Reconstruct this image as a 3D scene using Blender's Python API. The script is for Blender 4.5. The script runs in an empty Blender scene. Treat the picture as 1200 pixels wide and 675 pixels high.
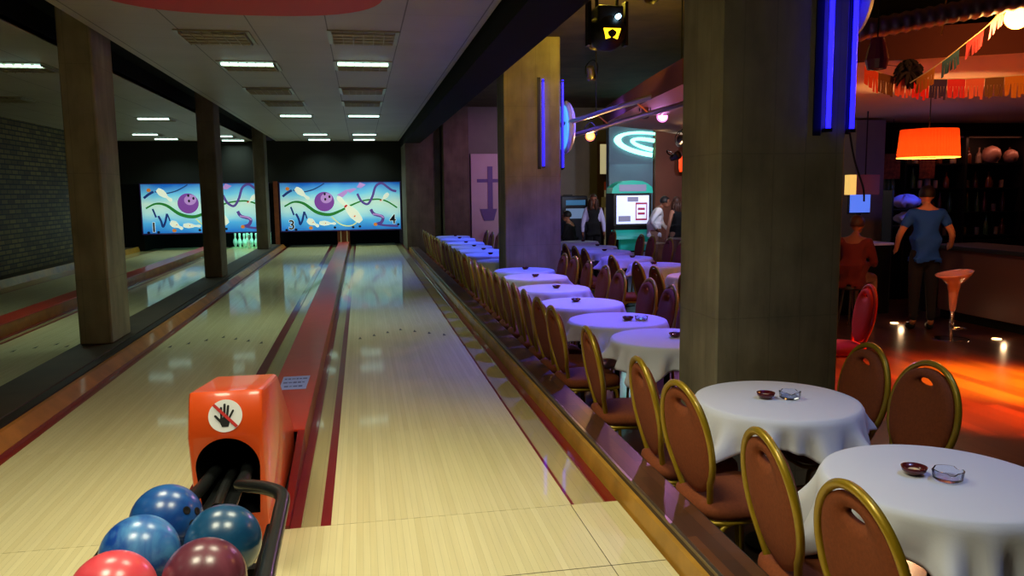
import bpy, bmesh, math, random
from mathutils import Vector, Matrix, Euler
random.seed(7)
PI=math.pi
col=bpy.context.scene.collection
scn=bpy.context.scene
D=bpy.data

# ------------------------------------------------------------------ materials
def lin(c):
    return tuple(((x/255)/12.92 if x/255<=.04045 else ((x/255+.055)/1.055)**2.4) for x in c)
def mat(name,rgb,rough=.6,metal=0,coat=0,coat_rough=.05,emit=0,ecol=None,spec=.5,trans=0,ior=1.45,noise=0,nscale=8,bump=0,sheen=0,alpha=1):
    m=D.materials.new(name); m.use_nodes=True; n=m.node_tree.nodes; l=m.node_tree.links
    b=n['Principled BSDF']; c=lin(rgb)
    b.inputs['Base Color'].default_value=(*c,1); b.inputs['Roughness'].default_value=rough
    b.inputs['Metallic'].default_value=metal; b.inputs['Coat Weight'].default_value=coat
    b.inputs['Coat Roughness'].default_value=coat_rough
    b.inputs['Specular IOR Level'].default_value=spec; b.inputs['IOR'].default_value=ior
    b.inputs['Transmission Weight'].default_value=trans
    b.inputs['Sheen Weight'].default_value=sheen
    if emit:
        b.inputs['Emission Color'].default_value=(*lin(ecol or rgb),1); b.inputs['Emission Strength'].default_value=emit
    if noise or bump:
        tc=n.new('ShaderNodeTexCoord'); t=n.new('ShaderNodeTexNoise'); t.inputs['Scale'].default_value=nscale; t.inputs['Detail'].default_value=6
        l.new(tc.outputs['Object'],t.inputs['Vector'])
        if noise:
            r=n.new('ShaderNodeValToRGB')
            r.color_ramp.elements[0].position=.3; r.color_ramp.elements[1].position=.7
            r.color_ramp.elements[0].color=(*[x*(1-noise) for x in c],1)
            r.color_ramp.elements[1].color=(*[min(1,x*(1+noise)) for x in c],1)
            l.new(t.outputs['Fac'],r.inputs['Fac']); l.new(r.outputs['Color'],b.inputs['Base Color'])
        if bump:
            bp=n.new('ShaderNodeBump'); bp.inputs['Strength'].default_value=bump; bp.inputs['Distance'].default_value=.01
            l.new(t.outputs['Fac'],bp.inputs['Height']); l.new(bp.outputs['Normal'],b.inputs['Normal'])
    return m

def nodes(m): return m.node_tree.nodes, m.node_tree.links, m.node_tree.nodes['Principled BSDF']
def world_xyz(n,l):
    g=n.new('ShaderNodeNewGeometry'); s=n.new('ShaderNodeSeparateXYZ'); l.new(g.outputs['Position'],s.inputs[0]); return g,s
def mth(n,l,op,a,b=None):
    q=n.new('ShaderNodeMath'); q.operation=op
    for i,v in enumerate((a,b)):
        if v is None: continue
        if isinstance(v,(int,float)): q.inputs[i].default_value=v
        else: l.new(v,q.inputs[i])
    return q.outputs[0]

def boards_mat(name,c1,c2,width,length,rough,coat,coat_rough=.06,axis='Y',gap=.0,contrast=1.0):
    """narrow boards running along Y (or X): colour varies per board, fine seams"""
    m=mat(name,c1,rough,coat=coat,coat_rough=coat_rough); n,l,b=nodes(m)
    g=n.new('ShaderNodeNewGeometry')
    mp=n.new('ShaderNodeMapping'); l.new(g.outputs['Position'],mp.inputs['Vector'])
    if axis=='Y': mp.inputs['Rotation'].default_value=(0,0,PI/2)
    br=n.new('ShaderNodeTexBrick'); l.new(mp.outputs[0],br.inputs['Vector'])
    br.inputs['Scale'].default_value=1; br.inputs['Brick Width'].default_value=length; br.inputs['Row Height'].default_value=width
    br.inputs['Mortar Size'].default_value=gap; br.inputs['Bias'].default_value=0
    br.inputs['Color1'].default_value=(*lin(c1),1); br.inputs['Color2'].default_value=(*lin(c2),1)
    br.inputs['Mortar'].default_value=(*[x*.35 for x in lin(c1)],1)
    no=n.new('ShaderNodeTexNoise'); mp2=n.new('ShaderNodeMapping'); mp2.inputs['Scale'].default_value=(40,2.0,40) if axis=='Y' else (2,40,40)
    l.new(g.outputs['Position'],mp2.inputs['Vector']); l.new(mp2.outputs[0],no.inputs['Vector']); no.inputs['Scale'].default_value=1; no.inputs['Detail'].default_value=4
    mx=n.new('ShaderNodeMix'); mx.data_type='RGBA'; mx.blend_type='MULTIPLY'; mx.inputs[0].default_value=.35*contrast
    l.new(br.outputs['Color'],mx.inputs[6]); l.new(no.outputs['Color'],mx.inputs[7])
    rr=n.new('ShaderNodeValToRGB'); rr.color_ramp.elements[0].color=(.45,.45,.45,1); rr.color_ramp.elements[1].color=(1,1,1,1); l.new(no.outputs['Fac'],rr.inputs[0]); l.new(rr.outputs[0],mx.inputs[7])
    l.new(mx.outputs[2],b.inputs['Base Color'])
    return m

M={}
M['lane']=boards_mat('lane_maple',(232,220,168),(222,208,154),.027,2.6,.42,.6,.065,gap=.0003)
M['gutter_wood']=boards_mat('gutter_maple',(196,180,128),(184,168,116),.06,3,.35,.7,.06,gap=.0005)
M['approach']=boards_mat('approach_maple',(232,220,168),(222,208,154),.027,1.3,.42,.45,.16,gap=.0003)
M['ledge']=boards_mat('ledge_walnut',(104,58,28),(64,34,18),.055,.42,.55,.25,.25,gap=.001,contrast=1.6)
M['floor_dark']=boards_mat('dark_boards',(96,56,38),(64,36,26),.12,1.4,.35,.6,.16,gap=.002,contrast=1.5)
M['side_yellow']=mat('yellow_varnished_board',(176,128,44),.5,coat=.25,noise=.25,nscale=5)
M['side_orange']=mat('orange_varnished_board',(166,104,38),.5,coat=.2,noise=.25,nscale=5)
M['dark_red']=mat('dark_red_paint',(122,18,20),.3,coat=.6)
M['red_cover']=mat('red_orange_paint',(180,46,24),.4,coat=.35,coat_rough=.15,noise=.06)
M['hood']=mat('orange_moulded_plastic',(232,82,26),.3,coat=.5,noise=.04,nscale=3)
M['kerb']=mat('dark_brown_kerb',(66,54,40),.55,noise=.25,nscale=4)
M['kerb_dark']=mat('dark_edge_trim',(36,28,22),.5)
M['steel']=mat('worn_steel',(150,145,130),.3,metal=.9)
M['chrome']=mat('chrome',(200,200,205),.15,metal=1)
M['black']=mat('black_paint',(12,12,13),.5)
M['soot']=mat('matt_black',(8,8,8),.9,spec=.2)
M['rubber']=mat('black_rubber',(22,24,24),.38,coat=.2)
M['gold']=mat('gold_lacquered_tube',(164,134,26),.36,metal=.4,coat=.3)
M['fabric']=mat('rust_brown_upholstery',(128,62,26),.9,noise=.12,nscale=90,bump=.1)
M['cloth']=mat('white_tablecloth',(226,228,236),.8,bump=.05,nscale=120)
M['table']=mat('dark_table_laminate',(40,26,20),.5)
M['iron']=mat('dark_iron',(18,18,19),.45,metal=.6)
M['maroon']=mat('maroon_glazed_clay',(88,20,22),.25,coat=.6)
M['glass']=mat('clear_glass',(235,242,255),.03,trans=1,ior=1.45)
M['white']=mat('white_enamel',(220,220,215),.4)
M['cream']=mat('cream_paint',(222,204,160),.5)
M['grey_wall']=mat('grey_plaster',(120,116,112),.8,noise=.1,nscale=2)
M['brown_wall']=mat('brown_plaster',(120,72,56),.8,noise=.1,nscale=2)
M['blue_wall']=mat('blue_grey_plaster',(104,130,150),.75,noise=.06,nscale=2)
M['pink_wall']=mat('pale_pink_plaster',(200,176,190),.8,noise=.06,nscale=2)
M['black_wall']=mat('black_painted_wall',(20,21,19),.8,noise=.15,nscale=2)
M['soffit']=mat('beige_plaster_soffit',(214,176,128),.75,noise=.05,nscale=1)
M['high_ceiling']=mat('dark_concrete_ceiling',(74,60,36),.85,noise=.35,nscale=2.5,bump=.3)
M['unlit_soffit']=mat('dark_red_unlit_soffit',(74,22,18),.8)  # dim look of the unlit ceiling, put into the soffit's side colour
M['counter']=mat('brushed_counter_panel',(92,64,62),.4,metal=.3)
M['pin']=mat('white_pin',(222,236,226),.25,coat=.6)
M['skin']=mat('skin',(176,120,92),.55)
M['skin_dark']=mat('tanned_skin',(130,80,58),.55)
M['hair']=mat('dark_hair',(20,14,12),.6)
M['hair_brown']=mat('brown_hair',(60,32,20),.6)
M['blue_shirt']=mat('blue_cotton',(8,70,170),.85)
M['navy']=mat('dark_trousers',(16,18,30),.9)
M['white_shirt']=mat('white_cotton',(226,222,224),.85)
M['lilac']=mat('pale_lilac_cotton',(190,184,226),.85)
M['black_cloth']=mat('black_cotton',(12,12,14),.9)
M['maroon_cloth']=mat('dark_red_cotton',(90,22,20),.9)
M['beige_cloth']=mat('beige_cotton',(150,110,86),.9)
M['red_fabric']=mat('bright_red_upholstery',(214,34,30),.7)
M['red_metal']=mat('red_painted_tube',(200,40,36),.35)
M['pinkwhite']=mat('glossy_white_plastic',(226,150,140),.25,coat=.5)
M['red_panel']=mat('crimson_ceiling_panel',(176,10,20),.5)
M['turquoise']=mat('turquoise_plastic',(38,190,170),.4,emit=.10)
M['screen']=mat('lit_screen',(205,215,250),.4,emit=1.0,ecol=(196,206,250))
M['screen_blue']=mat('lit_blue_screen',(90,120,230),.4,emit=1.0,ecol=(80,120,236))
M['sc_red']=mat('screen_red_lines',(150,40,70),.4,emit=.5,ecol=(150,50,80))
M['sc_grey']=mat('screen_grey_shape',(120,120,150),.4,emit=.5,ecol=(130,130,165))
M['neon_blue']=mat('blue_neon_tube',(60,60,255),.3,emit=5,ecol=(24,18,255))
M['neon_green']=mat('aqua_lit_letter',(170,255,236),.3,emit=2.2,ecol=(150,255,228))
M['disc_blue']=mat('sky_blue_lit_disc',(90,180,250),.4,emit=.8,ecol=(90,180,250))
M['disc_white']=mat('white_sign_rim',(205,200,220),.5)
M['tube']=mat('fluorescent_tube',(225,255,250),.3,emit=4,ecol=(205,255,244))
M['tube_off']=mat('unlit_tube',(170,165,140),.3)
M['louvre']=mat('aluminium_louvre',(170,160,130),.3,metal=.8)
M['bulb']=mat('orange_bulb',(255,190,90),.3,emit=30,ecol=(255,150,50))
M['spot_orange']=mat('orange_spot_lens',(255,180,80),.3,emit=14,ecol=(255,130,40))
M['spot_pink']=mat('magenta_spot_lens',(255,200,255),.3,emit=14,ecol=(255,140,250))
M['spot_white']=mat('warm_white_lens',(255,240,200),.3,emit=6,ecol=(255,236,200))
M['spot_cyan']=mat('pale_cyan_lens',(180,230,255),.3,emit=8,ecol=(170,225,255))
M['spot_yellow']=mat('yellow_lens',(255,210,40),.3,emit=2.5,ecol=(255,205,30))
M['can']=mat('spot_housing',(120,110,100),.35,metal=.8)
M['truss']=mat('aluminium_truss',(170,150,130),.3,metal=.9)
M['duct']=mat('ribbed_silver_duct',(140,130,135),.45,metal=.9)
M['shade']=mat('orange_pleated_shade',(240,80,20),.8,emit=1.3,ecol=(255,66,14))
m=D.materials.new('orange_pleated_shade'); m.use_nodes=True; n=m.node_tree.nodes; l=m.node_tree.links; n.remove(n['Principled BSDF'])
tr=n.new('ShaderNodeBsdfTranslucent'); df=n.new('ShaderNodeBsdfDiffuse'); ms=n.new('ShaderNodeMixShader'); ms.inputs[0].default_value=.5
tr.inputs[0].default_value=(.34,.026,.003,1); df.inputs[0].default_value=(.6,.08,.02,1); l.new(df.outputs[0],ms.inputs[1]); l.new(tr.outputs[0],ms.inputs[2]); l.new(ms.outputs[0],n['Material Output'].inputs[0])
M['shade']=m
M['shade_rim']=mat('glowing_shade_rim',(255,170,70),.8,emit=3,ecol=(255,170,60))
M['lit_yellow']=mat('lit_yellow_panel',(255,214,120),.5,emit=.8,ecol=(255,210,110))
M['panel_pink']=mat('dull_pink_panel',(150,110,112),.7)
M['lit_cream']=mat('lit_cream_panel',(240,226,170),.5,emit=.45,ecol=(240,225,165))
M['green_bottle']=mat('green_glass_bottle',(60,92,50),.15,coat=.5)
M['brown_bottle']=mat('brown_glass_bottle',(96,48,26),.15,coat=.5)
M['pale_bottle']=mat('pale_glass_bottle',(150,130,110),.15,coat=.5)
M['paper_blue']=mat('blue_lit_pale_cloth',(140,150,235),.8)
M['led']=mat('floor_light',(255,214,150),.3,emit=6,ecol=(255,200,130))
M['wood_post']=mat('reddish_wood_post',(126,62,34),.5,noise=.2)
M['mask_frame']=mat('purple_frame',(70,40,120),.5)
M['sign_white']=mat('white_sticker',(235,236,238),.5)
M['sign_red']=mat('red_sticker_ink',(196,36,34),.5)
M['label_blue']=mat('pale_blue_label',(150,165,240),.5)
M['label_ink']=mat('dark_blue_ink',(60,62,150),.5)
# ball materials
def ballmat(name,c1,c2,sc):
    m=mat(name,c1,.3,coat=.5,coat_rough=.22); n,l,b=nodes(m)
    tc=n.new('ShaderNodeTexCoord'); t=n.new('ShaderNodeTexNoise'); t.inputs['Scale'].default_value=sc; t.inputs['Detail'].default_value=5; t.inputs['Distortion'].default_value=2.2
    l.new(tc.outputs['Object'],t.inputs['Vector']); r=n.new('ShaderNodeValToRGB'); r.color_ramp.elements[0].position=.35; r.color_ramp.elements[1].position=.68
    r.color_ramp.elements[0].color=(*lin(c1),1); r.color_ramp.elements[1].color=(*lin(c2),1); l.new(t.outputs['Fac'],r.inputs[0]); l.new(r.outputs[0],b.inputs['Base Color']); return m
M['ball_blue']=ballmat('blue_ball',(20,66,140),(36,100,170),5)
M['ball_marble']=ballmat('marbled_blue_ball',(14,66,160),(84,150,206),7)
M['ball_teal']=ballmat('teal_blue_ball',(14,62,100),(28,86,126),4)
M['ball_purple']=ballmat('plum_ball',(92,38,54),(118,58,74),5)
M['ball_pink']=ballmat('coral_pink_ball',(226,62,76),(240,96,104),4)
# concrete
def concrete(name,c):
    m=mat(name,c,.85); n,l,b=nodes(m); g=n.new('ShaderNodeNewGeometry')
    mp=n.new('ShaderNodeMapping'); mp.inputs['Scale'].default_value=(5,5,1.3); l.new(g.outputs['Position'],mp.inputs[0])
    t=n.new('ShaderNodeTexNoise'); t.inputs['Scale'].default_value=1.6; t.inputs['Detail'].default_value=7; l.new(mp.outputs[0],t.inputs['Vector'])
    t2=n.new('ShaderNodeTexNoise'); t2.inputs['Scale'].default_value=3.5; t2.inputs['Detail'].default_value=8; l.new(g.outputs['Position'],t2.inputs['Vector'])
    s=n.new('ShaderNodeSeparateXYZ'); l.new(g.outputs['Position'],s.inputs[0])
    # board seams every 0.19 m across and a pour line every 0.9 m up
    a=mth(n,l,'ADD',s.outputs[0],s.outputs[1]); a=mth(n,l,'DIVIDE',a,.19); a=mth(n,l,'FRACT',a); a=mth(n,l,'LESS_THAN',a,.04)
    z=mth(n,l,'ADD',s.outputs[2],.25); z=mth(n,l,'DIVIDE',z,.92); z=mth(n,l,'FRACT',z); z=mth(n,l,'LESS_THAN',z,.008)
    se=mth(n,l,'MAXIMUM',a,z)
    r=n.new('ShaderNodeValToRGB'); cc=lin(c); r.color_ramp.elements[0].position=.25; r.color_ramp.elements[1].position=.75
    r.color_ramp.elements[0].color=(*[x*.5 for x in cc],1); r.color_ramp.elements[1].color=(*[x*1.35 for x in cc],1)
    av=mth(n,l,'ADD',t.outputs['Fac'],t2.outputs['Fac']); av=mth(n,l,'MULTIPLY',av,.5); l.new(av,r.inputs[0])
    mx=n.new('ShaderNodeMix'); mx.data_type='RGBA'; l.new(mth(n,l,'MULTIPLY',se,.22),mx.inputs[0]); l.new(r.outputs[0],mx.inputs[6]); mx.inputs[7].default_value=(*[x*.3 for x in cc],1)
    l.new(mx.outputs[2],b.inputs['Base Color'])
    bp=n.new('ShaderNodeBump'); bp.inputs['Strength'].default_value=.5; bp.inputs['Distance'].default_value=.01
    h=mth(n,l,'SUBTRACT',mth(n,l,'MULTIPLY',av,2.5),mth(n,l,'MULTIPLY',se,.5)); l.new(h,bp.inputs['Height']); l.new(bp.outputs[0],b.inputs['Normal'])
    return m
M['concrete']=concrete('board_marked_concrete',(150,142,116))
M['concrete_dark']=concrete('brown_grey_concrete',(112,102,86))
# brick wall (left)
m=mat('glazed_brick',(96,84,44),.6); n,l,b=nodes(m); g=n.new('ShaderNodeNewGeometry'); s=n.new('ShaderNodeSeparateXYZ'); l.new(g.outputs['Position'],s.inputs[0])
cb=n.new('ShaderNodeCombineXYZ'); l.new(s.outputs[1],cb.inputs[0]); l.new(s.outputs[2],cb.inputs[1])
br=n.new('ShaderNodeTexBrick'); l.new(cb.outputs[0],br.inputs['Vector']); br.inputs['Scale'].default_value=1; br.inputs['Brick Width'].default_value=.26; br.inputs['Row Height'].default_value=.085; br.inputs['Mortar Size'].default_value=.012
br.inputs['Color1'].default_value=(*lin((140,122,62)),1); br.inputs['Color2'].default_value=(*lin((92,74,38)),1); br.inputs['Mortar'].default_value=(*lin((34,28,20)),1)
l.new(br.outputs['Color'],b.inputs['Base Color']); bp=n.new('ShaderNodeBump'); bp.inputs['Strength'].default_value=.7; bp.inputs['Distance'].default_value=.01; bp.invert=True; l.new(br.outputs['Fac'],bp.inputs['Height']); l.new(bp.outputs[0],b.inputs['Normal'])
M['brick']=m
# tiled ceiling
m=mat('ceiling_tiles',(178,172,160),.5); n,l,b=nodes(m); g=n.new('ShaderNodeNewGeometry'); s=n.new('ShaderNodeSeparateXYZ'); l.new(g.outputs['Position'],s.inputs[0])
fx=mth(n,l,'FRACT',mth(n,l,'DIVIDE',mth(n,l,'ADD',s.outputs[0],6.06),.6)); fx=mth(n,l,'LESS_THAN',fx,.018)
fy=mth(n,l,'FRACT',mth(n,l,'DIVIDE',mth(n,l,'ADD',s.outputs[1],12.),.6)); fy=mth(n,l,'LESS_THAN',fy,.008)
se=mth(n,l,'MAXIMUM',fx,mth(n,l,'MULTIPLY',fy,.5))
t=n.new('ShaderNodeTexNoise'); t.inputs['Scale'].default_value=1.3; l.new(g.outputs['Position'],t.inputs['Vector'])
r=n.new('ShaderNodeValToRGB'); r.color_ramp.elements[0].color=(*lin((158,152,140)),1); r.color_ramp.elements[1].color=(*lin((184,180,170)),1); l.new(t.outputs['Fac'],r.inputs[0])
mx=n.new('ShaderNodeMix'); mx.data_type='RGBA'; l.new(mth(n,l,'MULTIPLY',se,.8),mx.inputs[0]); l.new(r.outputs[0],mx.inputs[6]); mx.inputs[7].default_value=(*lin((60,56,48)),1); l.new(mx.outputs[2],b.inputs['Base Color'])
M['ceil']=m
# printed mural background
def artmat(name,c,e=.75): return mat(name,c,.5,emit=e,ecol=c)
m=mat('printed_sky',(90,170,230),.5); n,l,b=nodes(m); tc=n.new('ShaderNodeTexCoord'); s=n.new('ShaderNodeSeparateXYZ'); l.new(tc.outputs['Object'],s.inputs[0])
t=n.new('ShaderNodeTexNoise'); t.inputs['Scale'].default_value=1.1; l.new(tc.outputs['Object'],t.inputs['Vector'])
zz=mth(n,l,'ADD',mth(n,l,'DIVIDE',s.outputs[2],1.235),mth(n,l,'MULTIPLY',mth(n,l,'SUBTRACT',t.outputs['Fac'],.5),.35))
r=n.new('ShaderNodeValToRGB'); e=r.color_ramp.elements; e[0].position=0; e[0].color=(*lin((36,120,205)),1); e[1].position=1; e[1].color=(*lin((20,96,190)),1)
for p,c in ((.2,(80,176,232)),(.42,(178,228,226)),(.6,(196,232,214)),(.78,(110,194,228))):
    q=e.new(p); q.color=(*lin(c),1)
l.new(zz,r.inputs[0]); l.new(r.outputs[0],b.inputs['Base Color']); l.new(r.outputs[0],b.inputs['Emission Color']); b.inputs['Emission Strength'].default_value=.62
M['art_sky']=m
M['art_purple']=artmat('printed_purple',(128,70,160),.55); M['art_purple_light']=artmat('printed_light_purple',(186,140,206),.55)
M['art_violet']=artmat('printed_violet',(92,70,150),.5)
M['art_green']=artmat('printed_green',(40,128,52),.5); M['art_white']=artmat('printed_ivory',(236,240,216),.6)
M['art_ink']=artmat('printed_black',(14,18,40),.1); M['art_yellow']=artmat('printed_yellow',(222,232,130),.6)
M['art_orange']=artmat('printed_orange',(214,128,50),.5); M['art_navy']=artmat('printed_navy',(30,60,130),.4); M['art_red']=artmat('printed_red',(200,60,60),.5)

# ------------------------------------------------------------------ mesh helpers
def link(name,bm,material,parent=None,loc=None,smooth=False,sharp=None):
    me=D.meshes.new(name); bmesh.ops.recalc_face_normals(bm,faces=bm.faces); 
    if smooth:
        for f in bm.faces: f.smooth=True
        if sharp:
            for e in bm.edges:
                if len(e.link_faces)==2 and e.calc_face_angle(0)>sharp: e.smooth=False
    bm.to_mesh(me); bm.free()
    o=D.objects.new(name,me); col.objects.link(o)
    if isinstance(material,(list,tuple)):
        for q in material: me.materials.append(q)
    else: me.materials.append(material)
    if parent: o.parent=parent
    if loc: o.location=loc
    return o
def tag(o,label=None,cat=None,group=None,kind=None):
    if label: o['label']=label
    if cat: o['category']=cat
    if group: o['group']=group
    if kind: o['kind']=kind
    return o
def thing(name,label,cat,loc=(0,0,0),rz=0,group=None):
    o=D.objects.new(name,None); col.objects.link(o); o.location=loc; o.rotation_euler=(0,0,rz); o.empty_display_size=.1
    return tag(o,label,cat,group)
def box(bm,x0,y0,z0,x1,y1,z1,bevel=0,seg=2,mi=0):
    r=bmesh.ops.create_cube(bm,size=1,matrix=Matrix.Translation(((x0+x1)/2,(y0+y1)/2,(z0+z1)/2))@Matrix.Diagonal((abs(x1-x0),abs(y1-y0),abs(z1-z0),1)))
    vs=r['verts']; fs=set(f for v in vs for f in v.link_faces)
    for f in fs: f.material_index=mi
    if bevel:
        es=list(set(e for v in vs for e in v.link_edges))
        rr=bmesh.ops.bevel(bm,geom=es,offset=bevel,segments=seg,affect='EDGES',profile=.6)
        for f in rr['faces']: f.material_index=mi
def boxm(*a,**k): bm=bmesh.new(); box(bm,*a,**k); return bm
def ring(bm,pts): return [bm.verts.new(p) for p in pts]
def bridge(bm,a,b,mi=0):
    k=len(a)
    for i in range(k):
        f=bm.faces.new((a[i],a[(i+1)%k],b[(i+1)%k],b[i])); f.material_index=mi
def tube(bm,pts,rad,seg=10,cap=True,closed=False,flat=1.0,mi=0):
    pts=[Vector(p) for p in pts]; n=len(pts); rings=[]
    up=None
    for i,p in enumerate(pts):
        if closed: t=pts[(i+1)%n]-pts[i-1]
        else: t=(pts[min(i+1,n-1)]-pts[max(i-1,0)])
        t.normalize()
        if up is None:
            up=Vector((0,0,1)) if abs(t.z)<.9 else Vector((0,1,0))
        a=t.cross(up); 
        if a.length<1e-4: a=t.cross(Vector((1,0,0)))
        a.normalize(); bb=a.cross(t).normalized(); up=bb
        r=rad[i] if isinstance(rad,(list,tuple)) else rad
        rings.append(ring(bm,[p+a*math.cos(2*PI*k/seg)*r+bb*math.sin(2*PI*k/seg)*r*flat for k in range(seg)]))
    for i in range(n-1): bridge(bm,rings[i],rings[i+1],mi)
    if closed: bridge(bm,rings[-1],rings[0],mi)
    elif cap:
        for q in (rings[0][::-1],rings[-1]):
            f=bm.faces.new(q); f.material_index=mi
def smoothpath(pts,k=6):
    pts=[Vector(p) for p in pts]; out=[]
    for i in range(len(pts)-1):
        p0=pts[max(i-1,0)]; p1=pts[i]; p2=pts[i+1]; p3=pts[min(i+2,len(pts)-1)]
        for j in range(k):
            t=j/k; out.append(.5*((2*p1)+(p2-p0)*t+(2*p0-5*p1+4*p2-p3)*t*t+(3*p1-p0-3*p2+p3)*t**3))
    out.append(pts[-1]); return out
def lathe(bm,prof,seg=24,c=(0,0,0),mi=0,axis='Z'):
    rings=[]
    for r,z in prof:
        if axis=='Z': P=[(c[0]+r*math.cos(2*PI*k/seg),c[1]+r*math.sin(2*PI*k/seg),c[2]+z) for k in range(seg)]
        elif axis=='Y': P=[(c[0]+r*math.cos(2*PI*k/seg),c[1]+z,c[2]+r*math.sin(2*PI*k/seg)) for k in range(seg)]
        else: P=[(c[0]+z,c[1]+r*math.cos(2*PI*k/seg),c[2]+r*math.sin(2*PI*k/seg)) for k in range(seg)]
        rings.append(ring(bm,P))
    for i in range(len(rings)-1): bridge(bm,rings[i],rings[i+1],mi)
    for q,(r,z) in ((rings[0][::-1],prof[0]),(rings[-1],prof[-1])):
        if r>1e-5:
            f=bm.faces.new(q); f.material_index=mi
    bmesh.ops.remove_doubles(bm,verts=[v for q in (rings[0],rings[-1]) for v in q],dist=1e-6)
def prism(bm,pts,n,depth,mi=0):
    """extrude a flat outline (list of 3-D points) along vector n*depth"""
    n=Vector(n)*depth; a=ring(bm,pts); b=ring(bm,[Vector(p)+n for p in pts])
    bridge(bm,a,b,mi); f=bm.faces.new(a[::-1]); f.material_index=mi; f=bm.faces.new(b); f.material_index=mi
def struct(name,bm,m,**k):
    o=link(name,bm,m,**k); return tag(o,kind='structure')
def copy_tree(o,parent=None):
    c=o.copy(); col.objects.link(c); c.parent=parent
    for ch in list(o.children): copy_tree(ch,c)
    return c

FZ=-.35   # floor of the seating side; lane surface is z=0
# ------------------------------------------------------------------ SETTING
struct('floor',boxm(-6.2,-6.5,-.6,1.27,-.002,-.0),M['approach'])
bm=boxm(1.05,-6,0.0008,1.0525,-.002,.0012); box(bm,-1.9,-.6,0.0005,1.27,-.597,.0009)
struct('trim_seam',bm,M['kerb_dark'])
struct('floor_seating',boxm(1.45,-6.5,-.6,13,21,FZ),M['floor_dark'])
struct('floor_under_lanes',boxm(-6.2,0,-.6,1.3,21,-.09),M['black'])
# kerb between the two pairs
bm=boxm(-2.33,-.0,-.09,-1.97,18.2,.10,bevel=.006)
struct('trim_kerb',bm,M['kerb'])
struct('trim_kerb_edge',boxm(-1.97,0,-.09,-1.90,18.2,.092,bevel=.006),M['kerb_dark'])
def slant_board(name,xb,xt,z0,z1,y0,y1,m,th=.03,s=1):
    bm=bmesh.new(); prism(bm,[(xb,y0,z0),(xt,y0,z1),(xt+s*th,y0,z1),(xb+s*th,y0,z0)],(0,1,0),y1-y0); return struct(name,bm,m)
slant_board('trim_board_kerb_lane_side',-1.79,-1.86,.015,.088,0,18.2,M['side_orange'],s=-1)
slant_board('trim_board_foot',-1.77,-1.785,-.03,.018,0,18.2,M['dark_red'],s=-1,th=.02)
slant_board('trim_board_far_wall',-5.36,-5.40,-.03,.11,0,18.2,M['side_yellow'],s=-1)
struct('trim_far_kerb',boxm(-6.0,0,-.09,-5.43,18.2,.10),M['kerb'])
# ledge on the seating side
struct('trim_ledge',boxm(1.335,-6,-.35,1.485,15.9,.10,bevel=.004),M['ledge'])
struct('trim_ledge_nosing',boxm(1.318,-6,.02,1.334,15.9,.103,bevel=.002),M['steel'])
struct('trim_ledge_face',boxm(1.487,-6,FZ,1.492,15.9,.095),M['kerb_dark'])
slant_board('trim_board_ledge',1.272,1.292,-.08,.074,-6,16.2,M['side_yellow'],s=1,th=.025)
slant_board('trim_board_cap',1.30,1.317,.0,.088,-6,16.2,M['kerb'],s=1,th=.001)
# lane cradles between lanes of a pair are parts of the lanes below

ARROWX=[-.408,-.272,-.136,0,.136,.272,.408]
def lane(x0,label,ox):
    """x0 = left edge of the lane bed, 1.054 wide"""
    t=thing('bowling_lane',label,'bowling lane',(x0,0,0))
    link('lane_bed',boxm(0,0,-.085,1.054,19.15,0),M['lane'],t)
    for i,a in enumerate(ARROWX):
        yy=4.85-abs(a)*1.0; bm=bmesh.new(); x=.527+a
        prism(bm,[(x-.016,yy-.06,.0003),(x+.016,yy-.06,.0003),(x,yy+.06,.0003)],(0,0,1),.0006); link('arrow_mark',bm,M['kerb_dark'],t)
    # gutters
    sides=[(-1,.165 if ox=='L' else .05),(1,.165 if ox=='R' else .215)]
    if ox=='L':  # lane on the right of a pair: return cover on its left
        g=[(-.17,-.001,'l'),(1.055,1.27,'r')]
    else:
        g=[(-.045,-.001,'l'),(1.055,1.29,'r')]
    for a,b_,s in g:
        w=b_-a
        bm=boxm(a,0,-.085,b_,19.15,-.012); link('gutter',bm,M['gutter_wood'],t)
        if s=='l':
            st=boxm(b_-.042,0,-.0118,b_,19.15,-.0008); link('gutter_stripe',st,M['dark_red'],t)
            if ox=='L': link('gutter_wall',boxm(a,0,-.0118,a+.045,19.15,-.002),M['dark_red'],t)
        else:
            ww=.014 if ox=='L' else .07
            link('gutter_stripe',boxm(a,0,-.0118,a+ww,19.15,-.0008),M['dark_red'],t)
            if ox=='L': link('gutter_wall',boxm(b_-.055,0,-.0118,b_,19.15,-.002),M['dark_red'],t)
    return t
lane(0,'rightmost bowling lane, beside the wooden ledge and the tables','L')
lane(-1.737,'second bowling lane from the right, left of the orange ball return hood','R')
lane(-3.255,'bowling lane behind the square posts with green-lit pins at its end','L')
lane(-4.99,'leftmost bowling lane, next to the brick wall','R')
struct('floor_lane_joint',boxm(-5.38,0,-.09,-4.99-.046,19.15,-.012),M['gutter_wood'])
struct('floor_lane_joint_two',boxm(-1.985+.0,0,-.3,-1.783,.0,-.2) if False else boxm(-2.0,0,-.089,-1.99,18,-.08),M['black'])

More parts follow.
